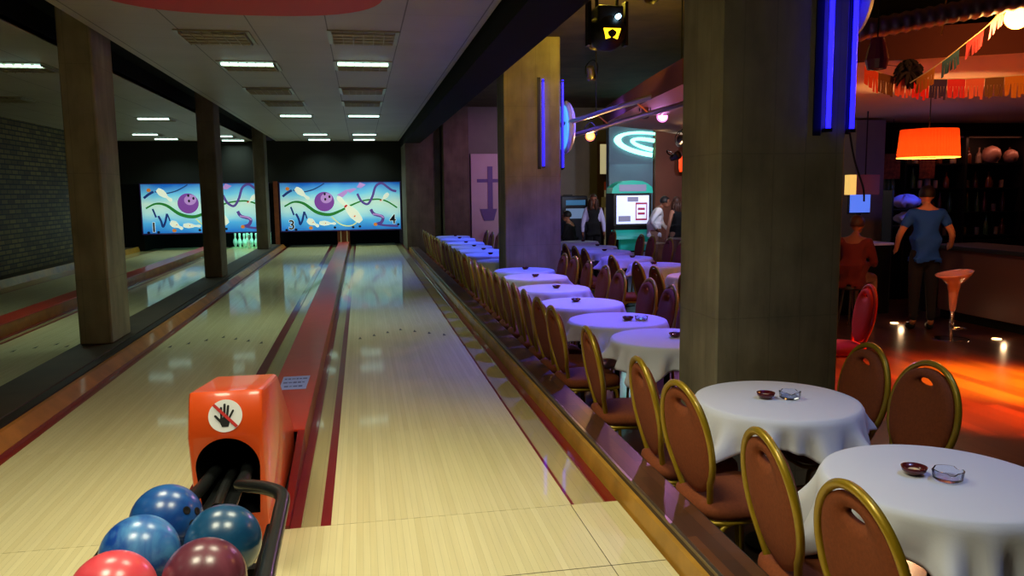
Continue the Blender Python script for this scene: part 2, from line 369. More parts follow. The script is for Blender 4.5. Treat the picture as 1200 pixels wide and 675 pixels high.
# ball return covers (raised box between the lanes of a pair)
def cover(x,label,y0,y1=18.0):
    t=thing('ball_return_cover',label,'ball return cover',(x,0,0))
    link('cover_top',boxm(-.135,y0,.115,.135,y1,.13,bevel=.004),M['red_cover'],t)
    link('side_board',boxm(.118,y0,-.01,.134,y1,.1145),M['side_orange'],t)
    link('side_board',boxm(-.134,y0,-.01,-.118,y1,.1145),M['side_orange'],t)
    return t
bm=bmesh.new(); prism(bm,[(-.207,0,-.01),(-.207,1.018,-.01),(-.207,1.018,.125),(-.207,.25,.03),(-.207,0,.012)],(1,0,0),.036); struct('trim_hood_side',bm,M['dark_red'])
c=cover(-.305,'long red ball return cover running back from the orange hood',1.02)
cover(-3.56,'long red ball return cover between the two far left lanes',0.5)
# small blue notice lying on the cover
nt=thing('notice_card','pale blue notice with three lines of writing on the red cover','notice',(-.31,2.13,.1305))
bm=bmesh.new(); prism(bm,[(-.085,-.19,0),(.085,-.19,0),(.09,.19,0),(-.09,.19,0)],(0,0,1),.0015); link('card',bm,M['label_blue'],nt)
bm=bmesh.new(); random.seed(3)
for k,(yy,a,b_) in enumerate([(.11,-.075,.075),(.0,-.075,.065),(-.11,-.06,.06)]):
    x=a
    while x<b_:
        w=random.uniform(.012,.03); hgt=.02+random.random()*.02
        box(bm,x,yy-hgt/2,.0016,min(x+w,b_),yy+hgt/2,.0022); x+=w+.007
link('writing',bm,M['label_ink'],nt)

# walls and ceilings
struct('wall_left',boxm(-6.0,-6.5,-.09,-5.75,18.2,2.75),M['brick'])
struct('wall_rear',boxm(-6.2,-6.7,-.6,13,-6.5,3.4),M['concrete_dark'])
struct('wall_end_of_lanes',boxm(-6.2,18.22,1.68,1.25,18.4,2.76),M['black_wall'])
struct('wall_pit_back',boxm(-6.2,20.2,-.3,1.25,20.4,1.7),M['soot'])
struct('wall_pit_left',boxm(-6.2,18.22,-.3,-5.25,20.2,1.68),M['soot'])
struct('wall_pit_middle',boxm(-2.16,18.22,.0,-1.92,20.2,1.68),M['soot'])
struct('ceiling',boxm(-1.93,-6.5,2.75,1.2,18.3,2.80),M['ceil'])
struct('ceiling_left',boxm(-6.2,-6.5,2.75,-2.5,18.3,2.80),M['ceil'])
struct('ceiling_slot',boxm(-2.55,-6.5,3.0,-1.9,18.3,3.05),M['soot'])
bm=boxm(-2.53,-6.5,2.76,-2.50,18.3,3.0); box(bm,-1.93,-6.5,2.76,-1.90,18.3,3.0); 
struct('ceiling_slot_side',bm,M['soot'])
struct('ceiling_seating',boxm(1.6,-6.5,3.42,13,16.2,3.55),M['high_ceiling'])
bm=boxm(1.24,-6.5,2.58,1.62,18.2,3.45); struct('ceiling_beam',bm,M['soot'])
struct('wall_bar_back',boxm(2.75,16.0,FZ,7.6,16.2,3.42),M['grey_wall'])
struct('wall_brown',boxm(6.72,13.9,FZ,8.4,14.1,3.42),M['brown_wall'])
struct('wall_behind_bar',boxm(7.9,8.3,FZ,13,8.5,3.42),M['black_wall'])
struct('wall_right',boxm(12.8,-6.5,FZ,13,8.5,3.42),M['black_wall'])
struct('wall_bar_side',boxm(8.2,8.5,FZ,8.4,13.9,3.42),M['brown_wall'])
struct('wall_pillar_end',boxm(7.42,7.5,FZ,7.9,8.3,2.39),M['grey_wall'])
# pink-lit painted wall patch seen between the far columns
struct('wall_pale',boxm(2.8,15.9,FZ,3.75,15.98,2.3),M['pink_wall'])
PV=mat('flat_violet_paint',(110,90,150),.7)
t=thing('wall_painting','tall lilac painted shape like a wheelbarrow on the pale pink wall','wall painting',(3.22,15.88,0))
bm=boxm(-.02,-.01,.75,.10,.015,2.0); box(bm,-.28,-.008,1.62,.36,.013,1.70); link('painted_post',bm,PV,t)
bm=bmesh.new(); prism(bm,[(-.22,-.012,.98),(.2,-.012,.98),(.12,-.012,.70),(-.12,-.012,.70)],(0,1,0),.02); link('painted_tub',bm,PV,t)
bm=bmesh.new(); tube(bm,smoothpath([(.42,-.03,.78),(.28,-.03,.45),(.18,-.03,.25),(.26,-.03,.12),(.42,-.03,.08)]),.022); link('painted_hook',bm,M['black'],t)
# soffit over the bar side
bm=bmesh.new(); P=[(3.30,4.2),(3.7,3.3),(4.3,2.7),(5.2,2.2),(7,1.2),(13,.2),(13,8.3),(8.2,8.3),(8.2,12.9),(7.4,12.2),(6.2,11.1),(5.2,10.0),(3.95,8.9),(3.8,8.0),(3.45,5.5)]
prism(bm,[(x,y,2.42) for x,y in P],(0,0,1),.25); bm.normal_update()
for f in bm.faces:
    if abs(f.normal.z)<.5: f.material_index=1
struct('ceiling_soffit',bm,[M['soffit'],M['unlit_soffit']])

# columns
def column(x0,y0,x1,y1,z0,z1,label,m,ch=.012):
    o=link('concrete_column',boxm(x0,y0,z0,x1,y1,z1,bevel=ch,seg=1),m); return tag(o,label,'column')
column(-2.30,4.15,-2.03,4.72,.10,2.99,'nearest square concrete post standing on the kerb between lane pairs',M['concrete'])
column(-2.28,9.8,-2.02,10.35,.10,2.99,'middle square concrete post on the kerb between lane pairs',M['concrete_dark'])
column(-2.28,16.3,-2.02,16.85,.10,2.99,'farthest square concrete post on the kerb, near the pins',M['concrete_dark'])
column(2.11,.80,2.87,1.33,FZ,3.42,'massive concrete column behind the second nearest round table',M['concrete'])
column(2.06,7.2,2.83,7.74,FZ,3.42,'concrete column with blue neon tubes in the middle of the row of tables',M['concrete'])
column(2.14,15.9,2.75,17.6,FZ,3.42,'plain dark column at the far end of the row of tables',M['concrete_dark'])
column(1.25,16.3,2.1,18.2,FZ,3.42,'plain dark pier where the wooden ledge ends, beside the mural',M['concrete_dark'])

# red curved panel hanging at the top
bm=bmesh.new(); pts=[]
for k in range(48):
    a=2*PI*k/48; x=math.cos(a); y=math.sin(a)
    pts.append((-.46+.80*math.copysign(abs(x)**.8,x),1.30+.68*math.copysign(abs(y)**.75,y),2.5))
prism(bm,pts,(0,0,1),.05)
o=link('ceiling_panel',bm,M['red_panel']); tag(o,'crimson curved panel hung under the ceiling at the top edge','hanging panel')
t2=[(-.8,1.0),(-.1,1.0),(-.8,1.6),(-.1,1.6)]
for i,(x,y) in enumerate(t2):
    bm=bmesh.new(); tube(bm,[(x,y,2.55),(x,y,2.75)],.006,6); q=link('hanger_rod',bm,M['steel'],o)

# ------------------------------------------------------------------ masks (murals)
def flat(bm,pts,off,mi=0):
    prism(bm,[(x,-off-.0015,z) for x,z in pts],(0,1,0),.0015,mi)
def strip(bm,pts,w,off):
    P=smoothpath([(x,0,z) for x,z in pts],8); n=len(P)
    L=[];R_=[]
    for i,p in enumerate(P):
        t=(P[min(i+1,n-1)]-P[max(i-1,0)]).normalized(); nn=Vector((-t.z,0,t.x))
        ww=w(i/(n-1)) if callable(w) else w
        L.append(p+nn*ww); R_.append(p-nn*ww)
    for i in range(n-1):
        a=[Vector((q.x,-off,q.z)) for q in (L[i],L[i+1],R_[i+1],R_[i])]
        bm.faces.new([bm.verts.new(q) for q in a])
def ell(cx,cz,rx,rz,ang=0,n=28):
    c,s=math.cos(ang),math.sin(ang)
    return [(cx+rx*math.cos(a)*c-rz*math.sin(a)*s,cz+rx*math.cos(a)*s+rz*math.sin(a)*c) for a in [2*PI*k/n for k in range(n)]]
def pinshape(x0,z0,x1,z1,w):
    """bowling pin silhouette from base (x0,z0) to head (x1,z1)"""
    prof=[(0,.5),(.08,.75),(.3,1.0),(.5,.75),(.66,.36),(.76,.34),(.88,.5),(.96,.42),(1,.15)]
    d=Vector((x1-x0,z1-z0)); n=Vector((-d.y,d.x)).normalized()
    L=[(x0+d.x*t+n.x*w*r,z0+d.y*t+n.y*w*r) for t,r in prof]; R_=[(x0+d.x*t-n.x*w*r,z0+d.y*t-n.y*w*r) for t,r in prof]
    return L+R_[::-1]
def txt(s,size,m,parent,loc,rot=(PI/2,0,0),name='numeral',ext=.002,bold=0):
    cu=D.curves.new('t','FONT'); cu.body=s; cu.size=size; cu.align_x='CENTER'; cu.extrude=ext; cu.offset=bold
    o=D.objects.new('t',cu); col.objects.link(o)
    dg=bpy.context.evaluated_depsgraph_get(); me=D.meshes.new_from_object(o.evaluated_get(dg)); D.objects.remove(o)
    me.materials.clear(); me.materials.append(m)
    q=D.objects.new(name,me); col.objects.link(q); q.parent=parent; q.location=loc; q.rotation_euler=rot; return q
def mural(x0,y,label,n1,n2):
    W,H=3.07,1.235
    def U(px,py): return ((px-45)/975*W,(458-py)/345*H)
    t=thing('bowling_mural',label,'mural',(x0,y,.44))
    link('backing_panel',boxm(0,0,0,W,.04,H),M['art_sky'],t)
    bm=boxm(-.03,-.012,-.03,W+.03,.04,-.001); box(bm,-.03,-.012,H+.001,W+.03,.04,H+.02); box(bm,-.03,-.012,-.001,-.001,.04,H+.001); box(bm,W+.001,-.012,-.001,W+.02,.04,H+.001)
    link('frame',bm,M['mask_frame'],t)
    u=lambda l:[U(*p) for p in l]
    bm=bmesh.new(); strip(bm,u([(75,282),(150,250),(230,262),(330,325),(430,345),(520,320),(600,285),(700,250),(800,238),(860,240),(920,258),(995,302)]),lambda s:.02+.022*math.sin(min(1,s*1.6)*PI)**2,.004); link('printed_green_ribbon',bm,M['art_green'],t)
    bm=bmesh.new(); flat(bm,ell(*U(397,250),.255,.255),.006); link('printed_ball',bm,M['art_purple'],t)
    bm=bmesh.new(); flat(bm,ell(*U(415,225),.15,.13,.3),.0085); link('printed_ball_sheen',bm,M['art_purple_light'],t)
    bm=bmesh.new()
    for p in ((402,195),(440,215),(405,233)): flat(bm,ell(*U(*p),.026,.036),.011)
    link('printed_finger_holes',bm,M['art_ink'],t)
    bm=bmesh.new()
    strip(bm,u([(668,195),(700,250),(750,272),(790,220),(820,145),(870,120),(920,150),(955,172),(992,180)]),.03,.0062)
    link('printed_purple_ribbon',bm,M['art_violet'],t); bm=bmesh.new(); strip(bm,u([(775,310),(800,345),(870,368),(862,405),(830,418)]),.04,.0062); link('printed_purple_ribbon',bm,M['art_violet'],t); bm=bmesh.new(); strip(bm,u([(815,415),(880,430),(1000,437)]),.028,.0062)
    link('printed_purple_ribbon',bm,M['art_violet'],t)
    bm=bmesh.new()
    for q in ([(500,203),(545,222),(590,185),(575,165)],[(570,168),(610,190),(665,160),(640,155)],[(665,150),(700,155),(740,130),(690,112)]): flat(bm,u(q)[::-1],.007); link('printed_streamer',bm,M['art_purple_light'],t); bm=bmesh.new()
    strip(bm,u([(790,345),(850,355),(880,375)]),.02,.0078); link('printed_streamer',bm,M['art_purple_light'],t)
    for a in ((170,150,275,232,.085),(255,380,345,430,.085),(350,405,485,412,.065),(690,400,505,215,.125),(925,195,858,255,.055)):
        p,q=U(a[0],a[1]),U(a[2],a[3]); bm=bmesh.new(); flat(bm,pinshape(*p,*q,a[4]),.009); link('printed_pin',bm,M['art_white'],t)
    bm=bmesh.new()
    for a in ((570,285,.05),(640,360,.03),(400,408,.02),(300,400,.02),(860,245,.03)): flat(bm,ell(*U(a[0],a[1]),a[2],a[2]*.6,.7),.0115)
    link('printed_pin_bands',bm,M['art_red'],t)
    bm=bmesh.new(); strip(bm,u([(125,285),(135,310),(148,345)]),.022,.006); link('printed_dark_streamer',bm,M['art_navy'],t); bm=bmesh.new(); strip(bm,u([(165,335),(185,375),(195,412),(215,380),(232,320)]),.026,.0066); link('printed_dark_streamer',bm,M['art_navy'],t); bm=bmesh.new(); strip(bm,u([(232,320),(245,352),(250,372)]),.018,.007); link('printed_dark_streamer',bm,M['art_navy'],t); bm=bmesh.new()
    strip(bm,u([(150,165),(220,178),(300,165),(360,140),(400,118)]),.014,.004); link('printed_dark_streamer',bm,M['art_navy'],t); bm=bmesh.new(); strip(bm,u([(65,210),(100,185),(140,165)]),.03,.004); link('printed_dark_streamer',bm,M['art_navy'],t)
    bm=bmesh.new(); strip(bm,u([(450,360),(510,410),(570,430),(620,425),(655,405)]),.013,.005); link('printed_yellow_line',bm,M['art_yellow'],t)
    bm=bmesh.new()
    for p in ((280,440),(810,422),(105,155)): flat(bm,ell(*U(*p),.05,.045),.0075)
    link('printed_orange_spots',bm,M['art_orange'],t)
    bm=bmesh.new()
    for p in ((85,452),(160,450),(475,440),(625,440),(680,435),(1000,425)): flat(bm,ell(*U(*p),.035,.03),.0075)
    link('printed_dark_spots',bm,M['art_ink'],t)
    for s,p in ((n1,(127,447)),(n2,(955,417))):
        x,z=U(*p); txt(s,.34,M['art_white'],t,(x,-.012,z),bold=.013,name='numeral_outline'); txt(s,.34,M['art_ink'],t,(x,-.0165,z),bold=.004)
    return t
mural(-1.88,18.16,'blue bowling mural numbered 3 and 4 over the right pair of lanes','3','4')
mural(-5.25,18.16,'blue bowling mural numbered 1 and 2 over the left pair of lanes','1','2')
# posts under and beside the mural
o=link('wooden_post',boxm(-2.04,18.10,.0,-1.93,18.15,1.72,bevel=.004),M['wood_post']); tag(o,'reddish wooden post at the left edge of the mural numbered 3','post')
t=thing('divider_post','red-brown divider with two pale tubes under the mural numbered 3 and 4','post',(-.30,18.17,0))
link('board',boxm(-.17,.05,.0,.15,.08,.42),M['wood_post'],t)
for x in (-.08,.08):
    bm=bmesh.new(); tube(bm,[(x,.02,0),(x,.02,.42)],.014,10); link('pale_tube',bm,M['cream'],t)

# pins on the lane behind the posts
prof=[(.026,0),(.030,.02),(.045,.06),(.0575,.10),(.0605,.114),(.057,.15),(.046,.19),(.032,.22),(.0245,.245),(.0228,.26),(.024,.28),(.029,.315),(.0318,.34),(.030,.36),(.022,.374),(.008,.381),(0,.381)]
bm=bmesh.new(); lathe(bm,prof,20); pin0=link('bowling_pin',bm,M['pin'],smooth=True)
bm=bmesh.new()
for z in (.232,.262): tube(bm,[(.0262*math.cos(a),.0262*math.sin(a),z) for a in [2*PI*k/20 for k in range(20)]],.0035,6,closed=True)
link('neck_band',bm,M['sign_red'],pin0)
lx=-3.255+.527; first=True
pl={0:'front pin of the triangle of green-lit bowling pins'}
rown=['front','second','third','back']
for r_ in range(4):
    for k in range(r_+1):
        x=lx+(k-r_/2)*.305; y=18.29+r_*.264
        p=pin0 if first else copy_tree(pin0); first=False
        p.location=(x,y,.0); 
        pos=['leftmost','second from the left','third from the left','rightmost'][k] if r_==3 else (['left','middle','right'][k] if r_==2 else (['left','right'][k] if r_==1 else 'single'))
        tag(p,f'green-lit bowling pin, {pos} one in the {rown[r_]} row','bowling pin','bowling pins at the end of the left lane')

# ------------------------------------------------------------------ luminaires
def luminaire():
    t=thing('ceiling_light','x','ceiling light')
    bm=bmesh.new()
    for a in ((-.30,-.30,-.27,.30),(.27,-.30,.30,.30)): box(bm,a[0],a[1],-.012,a[2],a[3],-.002)
    for a in ((-.27,-.30,.27,-.28),(-.27,.28,.27,.30)): box(bm,a[0],a[1],-.012,a[2],a[3],-.002)
    link('frame',bm,M['louvre'],t)
    return t
def make_light(loc,lit,label):
    t=luminaire(); t.location=loc; t['label']=label; t['group']='louvred luminaires in the tiled ceiling'
    bm=bmesh.new()
    for i in range(7): box(bm,-.26+i*.0867-.002,-.27,-.034,-.26+i*.0867+.002,.27,-.003)
    for y in (-.135,0,.135): box(bm,-.265,y-.003,-.034,.265,y+.003,-.003)
    link('louvre',bm,M['louvre'],t)
    for j,y in enumerate((-.2,-.07,.07,.2)):
        bm=bmesh.new(); tube(bm,[(-.26,y,-.022),(.26,y,-.022)],.013,8)
        link('tube',bm,M['tube'] if (lit and j==0) else M['tube_off'],t)
    if lit:
        L=D.lights.new('l','AREA'); L.shape='RECTANGLE'; L.size=.55; L.size_y=.5; L.energy=lit; L.color=(.72,1,.82); L.spread=math.radians(120)
        lo=D.objects.new('light',L); col.objects.link(lo); lo.parent=t; lo.location=(0,0,-.05)
    return t
Rl=[(.24,3.95,0),(.24,5.52,8),(.24,7.65,0),(.24,9.2,0),(.27,11.25,8),(.3,15.8,8),(.3,17.6,8)]
Ll=[(-1.0,4.08,0),(-.93,5.65,8),(-.96,7.75,0),(-.9,9.25,0),(-.88,11.3,8),(-.8,15.8,8),(-.8,17.6,8)]
Kl=[(-3.25,6.0,8),(-3.35,12.0,8),(-4.35,17.4,8),(-2.95,16.4,8),(-4.45,15.9,8),(-2.9,17.9,8),(-4.6,9.05,0)]
ordn=['nearest','second','third','fourth','fifth','sixth','farthest']
for lst,nm in ((Rl,'right-hand row over the right lanes'),(Ll,'left-hand row over the right lanes')):
    for i,(x,y,e) in enumerate(lst): make_light((x,y,2.75),e,f"{'lit' if e else 'unlit'} louvred ceiling light, {ordn[i]} in the {nm}")
for i,(x,y,e) in enumerate(Kl):
    d=['big bright one left of the nearest post','nearest small one between the nearest and middle posts','far one left of the middle post','just right of the middle post, upper','upper left one of the far cluster','just right of the middle post, lower','dim one near the brick wall'][i]
    make_light((x,y,2.75),e,f"{'lit' if e else 'unlit'} ceiling light over the left lanes, {d}")

# ------------------------------------------------------------------ ball return hood
t=thing('ball_return_hood','orange ball return hood with a no-hands sticker and a dark opening','ball return',(-.3625,0,0))
w=.1375
sec=[(-.17,.02),(-.255,.495),(-.20,.635),(-.185,.652),(.33,.595),(.37,.575),(1.0,.14),(1.0,.02)]
bm=bmesh.new()
xs=[(-w,0.018),(-w+.006,.006),(-w+.018,0),(w-.018,0),(w-.006,.006),(w,.018)]
cy,cz=.35,.3
rings=[]
for x,ins in xs:
    pts=[]
    for y,z in sec:
        v=Vector((y-cy,z-cz)); v=v*(1-ins/max(v.length,.2)); pts.append((x,cy+v.x,cz+v.y))
    rings.append(ring(bm,pts))
for i in range(len(rings)-1): bridge(bm,rings[i],rings[i+1])
bm.faces.new(rings[0][::-1]); bm.faces.new(rings[-1])
bmesh.ops.recalc_face_normals(bm,faces=bm.faces)
hood=link('shell',bm,M['hood'],t,smooth=True,sharp=.5)
# opening cut with a boolean
bm=bmesh.new(); out=[]
for k in range(25):
    a=PI*k/24; out.append((.118*math.cos(a),-.6,.36+.125*math.sin(a)))
out+= [(-.105,-.6,.16),(.105,-.6,.16)]
prism(bm,out,(0,1,0),1.05); cut=link('cut',bm,M['soot'])
cut.parent=t
mod=hood.modifiers.new('b','BOOLEAN'); mod.object=cut; mod.solver='EXACT'
bpy.context.view_layer.update(); dg=bpy.context.evaluated_depsgraph_get(); me=D.meshes.new_from_object(hood.evaluated_get(dg)); hood.modifiers.clear(); hood.data=me; D.objects.remove(cut)
if len(me.materials)<2: me.materials.append(M['soot'])
for p in me.polygons:
    c_=p.center
    # faces lining the tunnel are black
    if abs(c_.x)<.121 and -.20<c_.y<.46 and c_.z<.49 and c_.z>.15 and not (c_.y<-.165 and abs(p.normal.y)>.5 ): p.material_index=1
link('inner_throat',boxm(-.115,.40,.162,.115,.44,.48),M['soot'],t)
# sticker on the sloping upper front panel
a0=Vector((0,-.255,.495)); a1=Vector((0,-.20,.635)); up=(a1-a0).normalized(); nrm=Vector((0,-up.z,up.y)); cen=(a0+a1)/2+up*.0+nrm*.002
def onp(u_,v_,off=0): return cen+Vector((1,0,0))*u_+up*v_+nrm*off
bm=bmesh.new(); prism(bm,[onp(.062*math.cos(2*PI*k/40)*1.0,.062*math.sin(2*PI*k/40)) for k in range(40)],nrm,.0012); st=link('sticker',bm,M['sign_white'],t)
bm=bmesh.new()
def cap(bm,x0,y0,x1,y1,r,off=.0014):
    d=Vector((x1-x0,y1-y0)).normalized(); a=math.atan2(d.y,d.x); P=[]
    for k in range(9): q=a-PI/2+PI*k/8; P.append(onp(x1+r*math.cos(q),y1+r*math.sin(q),off))
    for k in range(9): q=a+PI/2+PI*k/8; P.append(onp(x0+r*math.cos(q),y0+r*math.sin(q),off))
    prism(bm,P,nrm,.001)
prism(bm,[onp(x,y,.0014) for x,y in [(-.019,-.008),(-.020,-.022),(-.012,-.042),(.012,-.042),(.017,-.022),(.018,-.004)]],nrm,.001)
cap(bm,-.014,-.01,-.016,.030,.0042,.0016); cap(bm,-.004,-.008,-.003,.042,.0044,.0018); cap(bm,.006,-.008,.010,.036,.0042,.002); cap(bm,.014,-.01,.028,.018,.0038,.0022); cap(bm,-.016,-.022,-.036,.0,.0042,.0024)
link('hand_symbol',bm,M['black'],st)
bm=bmesh.new(); d=Vector((1,-1)).normalized(); n_=Vector((d.y,-d.x)); q=[(-d*.061+n_*.0055),(d*.061+n_*.0055),(d*.061-n_*.0055),(-d*.061-n_*.0055)]
prism(bm,[onp(p.x,p.y,.0040) for p in q],nrm,.001); link('red_bar',bm,M['sign_red'],st)

# ball rack: rubber-covered rails that come out of the hood and wrap round the balls
t=thing('ball_rack','black rubber-railed rack in front of the orange hood, holding five balls','ball rack',(-.3625,-.2,0))
bm=bmesh.new(); tube(bm,smoothpath([(.055,.10,.33),(.065,-.05,.335),(.075,-.22,.36),(.09,-.30,.385),(.19,-.42,.41),(.245,-.50,.41),(.25,-.62,.40),(.25,-.9,.385),(.25,-1.25,.37),(.22,-1.42,.37),(.1,-1.5,.37),(-.1,-1.5,.37),(-.24,-1.42,.37)],6),.0235,12); link('outer_rail',bm,M['rubber'],t,smooth=True)
bm=bmesh.new(); tube(bm,smoothpath([(-.055,.10,.33),(-.065,-.05,.335),(-.075,-.22,.345),(-.10,-.36,.355),(-.16,-.42,.35),(-.245,-.5,.34),(-.26,-.7,.33),(-.26,-1.0,.33),(-.25,-1.35,.36),(-.24,-1.42,.37)],6),.0235,12); link('inner_rail',bm,M['rubber'],t,smooth=True)
bm=bmesh.new(); prism(bm,[(-.05,.12,.27),(.05,.12,.27),(.06,-.30,.285),(.02,-.42,.285),(-.04,-.42,.285),(-.06,-.30,.285)],(0,0,1),.012); tube(bm,smoothpath([(0,.1,.31),(0,-.12,.32),(0,-.3,.31)],4),.018,10); link('ramp',bm,M['rubber'],t,smooth=True,sharp=.6)
for x in (-.175,-.025,.045,.19):
    bm=bmesh.new(); tube(bm,[(x,-.42,.275),(x,-1.45,.262)],.011,8); link('support_rod',bm,M['iron'],t)
link('cross_bar',boxm(-.22,-.70,.235,.22,-.66,.26),M['iron'],t); link('cross_bar',boxm(-.22,-1.3,.235,.22,-1.26,.26),M['iron'],t)
bm=boxm(-.05,-1.30,0,.05,-.64,.234,bevel=.01); box(bm,-.16,-1.4,0,.16,-.55,.02,bevel=.006); link('pedestal',bm,M['iron'],t)
# balls
def ball(m,loc,label,rot):
    bm=bmesh.new(); bmesh.ops.create_uvsphere(bm,u_segments=48,v_segments=28,radius=.108)
    o=link('bowling_ball',bm,m,smooth=True,loc=loc); o.rotation_euler=rot; tag(o,label,'bowling ball','bowling balls in the rack')
    for a,b_ in ((.0,.20),(.22,-.12),(-.22,-.12)):
        d=Vector((math.sin(a),math.sin(b_),1)).normalized(); bm=bmesh.new()
        lathe(bm,[(.0,-.0008),(.0125,-.0008),(.0125,.0012),(.0095,.0014),(.0,.0004)],14); h=link('finger_hole',bm,M['black'],o,loc=d*.108); h.rotation_euler=d.to_track_quat('Z','Y').to_euler()
ball(M['ball_blue'],(-.455,-.80,.400),'deep blue bowling ball at the back of the rack, nearest the hood',(.5,1.25,.0))
ball(M['ball_marble'],(-.478,-1.017,.392),'bright marbled blue ball, middle of the left side of the rack',(-2.6,-.4,.8))
ball(M['ball_teal'],(-.257,-.985,.392),'teal blue bowling ball against the right rail of the rack',(-2.2,.5,1.8))
ball(M['ball_purple'],(-.27,-1.203,.386),'plum purple ball at the bottom edge, front right of the rack',(1.5,-.9,-.5))
ball(M['ball_pink'],(-.488,-1.235,.386),'coral pink ball at the bottom left corner of the rack',(-2,1,.2))
# dark rail along the foot of the hood
o=link('foot_rail',boxm(-.222,.0,-.0,-.208,1.02,.03,bevel=.003),M['iron']); tag(o,'thin dark metal rail along the foot of the orange hood','rail')

# ------------------------------------------------------------------ chairs
def make_chair(mats=None,frame=None):
    fab=mats or M['fabric']; gd=frame or M['gold']
    t=thing('banquet_chair','x','chair')
    # seat cushion, rounded
    bm=bmesh.new(); N=32
    def so(w,d,z,cy=0): 
        P=[]
        for k in range(N):
            a=2*PI*k/N; c,s=math.cos(a),math.sin(a)
            P.append((w*math.copysign(abs(c)**.55,c)*(1-.06*(s<0)),cy+d*math.copysign(abs(s)**.55,s),z))
        return ring(bm,P)
    R_=[so(.19,.19,.405),so(.205,.205,.41),so(.212,.212,.43),so(.208,.208,.455),so(.185,.185,.472),so(.10,.10,.48)]
    for i in range(5): bridge(bm,R_[i],R_[i+1])
    bm.faces.new(R_[0][::-1]); bm.faces.new(R_[-1]); link('seat',bm,fab,t,smooth=True)
    # back: oval pad with a hand hole near the top
    def by(z): return -.165-(z-.45)*.17
    bm=bmesh.new(); N=36
    hole=[(.047*math.cos(2*PI*k/N),.868+.017*math.sin(2*PI*k/N)) for k in range(N)]
    def oval(k,sx=1,sz=1):
        a=2*PI*k/N; c,s=math.cos(a),math.sin(a); x=.188*sx*math.copysign(abs(c)**.9,c)*(1+.05*s); z=.705+.222*sz*math.copysign(abs(s)**.95,s); return x,z
    prof=[(0,.012),(.12,.024),(.4,.030),(.75,.028),(.93,.020),(1,.010)]
    loops=[]
    for tt,h in prof: loops.append([( (1-tt)*hole[k][0]+tt*oval(k)[0], h, (1-tt)*hole[k][1]+tt*oval(k)[1]) for k in range(N)])
    for tt,h in prof[::-1]: loops.append([( (1-tt)*hole[k][0]+tt*oval(k)[0], -h*.55, (1-tt)*hole[k][1]+tt*oval(k)[1]) for k in range(N)])
    RR=[ring(bm,[(x,by(z)+y,z) for x,y,z in L]) for L in loops]
    for i in range(len(RR)): bridge(bm,RR[i],RR[(i+1)%len(RR)])
    link('backrest',bm,fab,t,smooth=True)
    # gold frame round the back, running down to the seat rail
    P=[]
    for k in range(-26,27):
        a=PI/2+ (k/26)*2.28
        x=.203*math.cos(a); z=.715+.235*math.sin(a); P.append((x,by(z)-.006,z))
    P=[(.105,-.165,.405)]+P+[(-.105,-.165,.405)]
    P=[P[0],(.115,-.166,.46)]+P[1:-1]+[(-.115,-.166,.46),P[-1]]
    bm=bmesh.new(); tube(bm,P,.0145,8); link('back_frame',bm,gd,t,smooth=True)
    bm=bmesh.new(); tube(bm,smoothpath([(-.16,-.17,.395),(-.18,0,.395),(-.18,.14,.395),(-.13,.19,.395),(.13,.19,.395),(.18,.14,.395),(.18,0,.395),(.16,-.17,.395),(0,-.175,.395)],3),.011,8,closed=True); link('seat_frame',bm,gd,t,smooth=True)
    for s in (-1,1):
        bm=bmesh.new(); tube(bm,smoothpath([(s*.172,.10,.395),(s*.178,.145,.38),(s*.183,.165,.33),(s*.192,.185,.0)],5),.0115,8); link('leg',bm,gd,t,smooth=True)
        bm=bmesh.new(); tube(bm,smoothpath([(s*.172,-.06,.395),(s*.175,-.125,.385),(s*.178,-.155,.34),(s*.185,-.175,.15),(s*.19,-.19,.0)],5),.0115,8); link('leg',bm,gd,t,smooth=True)
    return t
num=['first','second','third','fourth','fifth','sixth','seventh','eighth','ninth','tenth','eleventh','twelfth','thirteenth','fourteenth','fifteenth','sixteenth','seventeenth','eighteenth','nineteenth','twentieth','twenty-first','twenty-second','twenty-third','twenty-fourth','twenty-fifth','twenty-sixth','twenty-seventh','twenty-eighth','twenty-ninth','thirtieth']
chair0=make_chair(); used=[False]
def chair(x,y,rz,label,group):
    c=chair0 if not used[0] else copy_tree(chair0); used[0]=True
    c.location=(x,y,FZ); c.rotation_euler=(0,0,rz); tag(c,label,'chair',group); return c
FR=[-1.47,-.99,-.25,.21,1.10,2.0,2.46,2.94,3.4,3.9,4.36,4.85,5.32,5.8,6.3,6.8,7.32,7.85,8.4,8.95,9.5,10.05,10.6,11.15,11.75,12.35,12.95,13.55]
for i,y in enumerate(FR):
    jit=random.Random(i).uniform(-.10,.10)
    if i==0: jit=.0
    chair(1.70,y,-PI/2+jit,f'gold-framed chair backing onto the wooden ledge, {num[i]} of that row counted from the camera','chairs backing onto the wooden ledge')
RR_=[(-.20,.06),(.27,-.05),(2.45,.05),(2.93,-.04),(3.42,.04),(4.25,.03),(4.75,0),(5.4,-.05),(6.0,.03),(6.5,0),(8.4,.03),(8.95,-.03),(9.6,0),(10.2,.04),(10.8,0),(11.5,-.04),(12.2,.02),(12.9,0)]
for i,(y,j) in enumerate(RR_):
    chair(2.45,y,PI/2+j,'oval-backed chair facing the lanes across the nearest table, red glow through its hand hole' if i==0 else ('oval-backed chair facing the lanes across the second table, in front of the big column' if i==1 else f'oval-backed chair facing the lanes beyond the big column, {num[i-2]} one behind it'),'chairs facing the lanes across the first row of tables')
SS=[3.75,4.55,5.1,6.0,7.25,7.75,8.3,9.4,10.3]
for i,y in enumerate(SS):
    chair(3.42,y,-PI/2,f'oval-backed chair with its back to the lanes, {num[i]} along the second row','chairs on the near side of the second row of tables')
TT=[6.95,8.4,8.95,9.75,10.3,11.9]
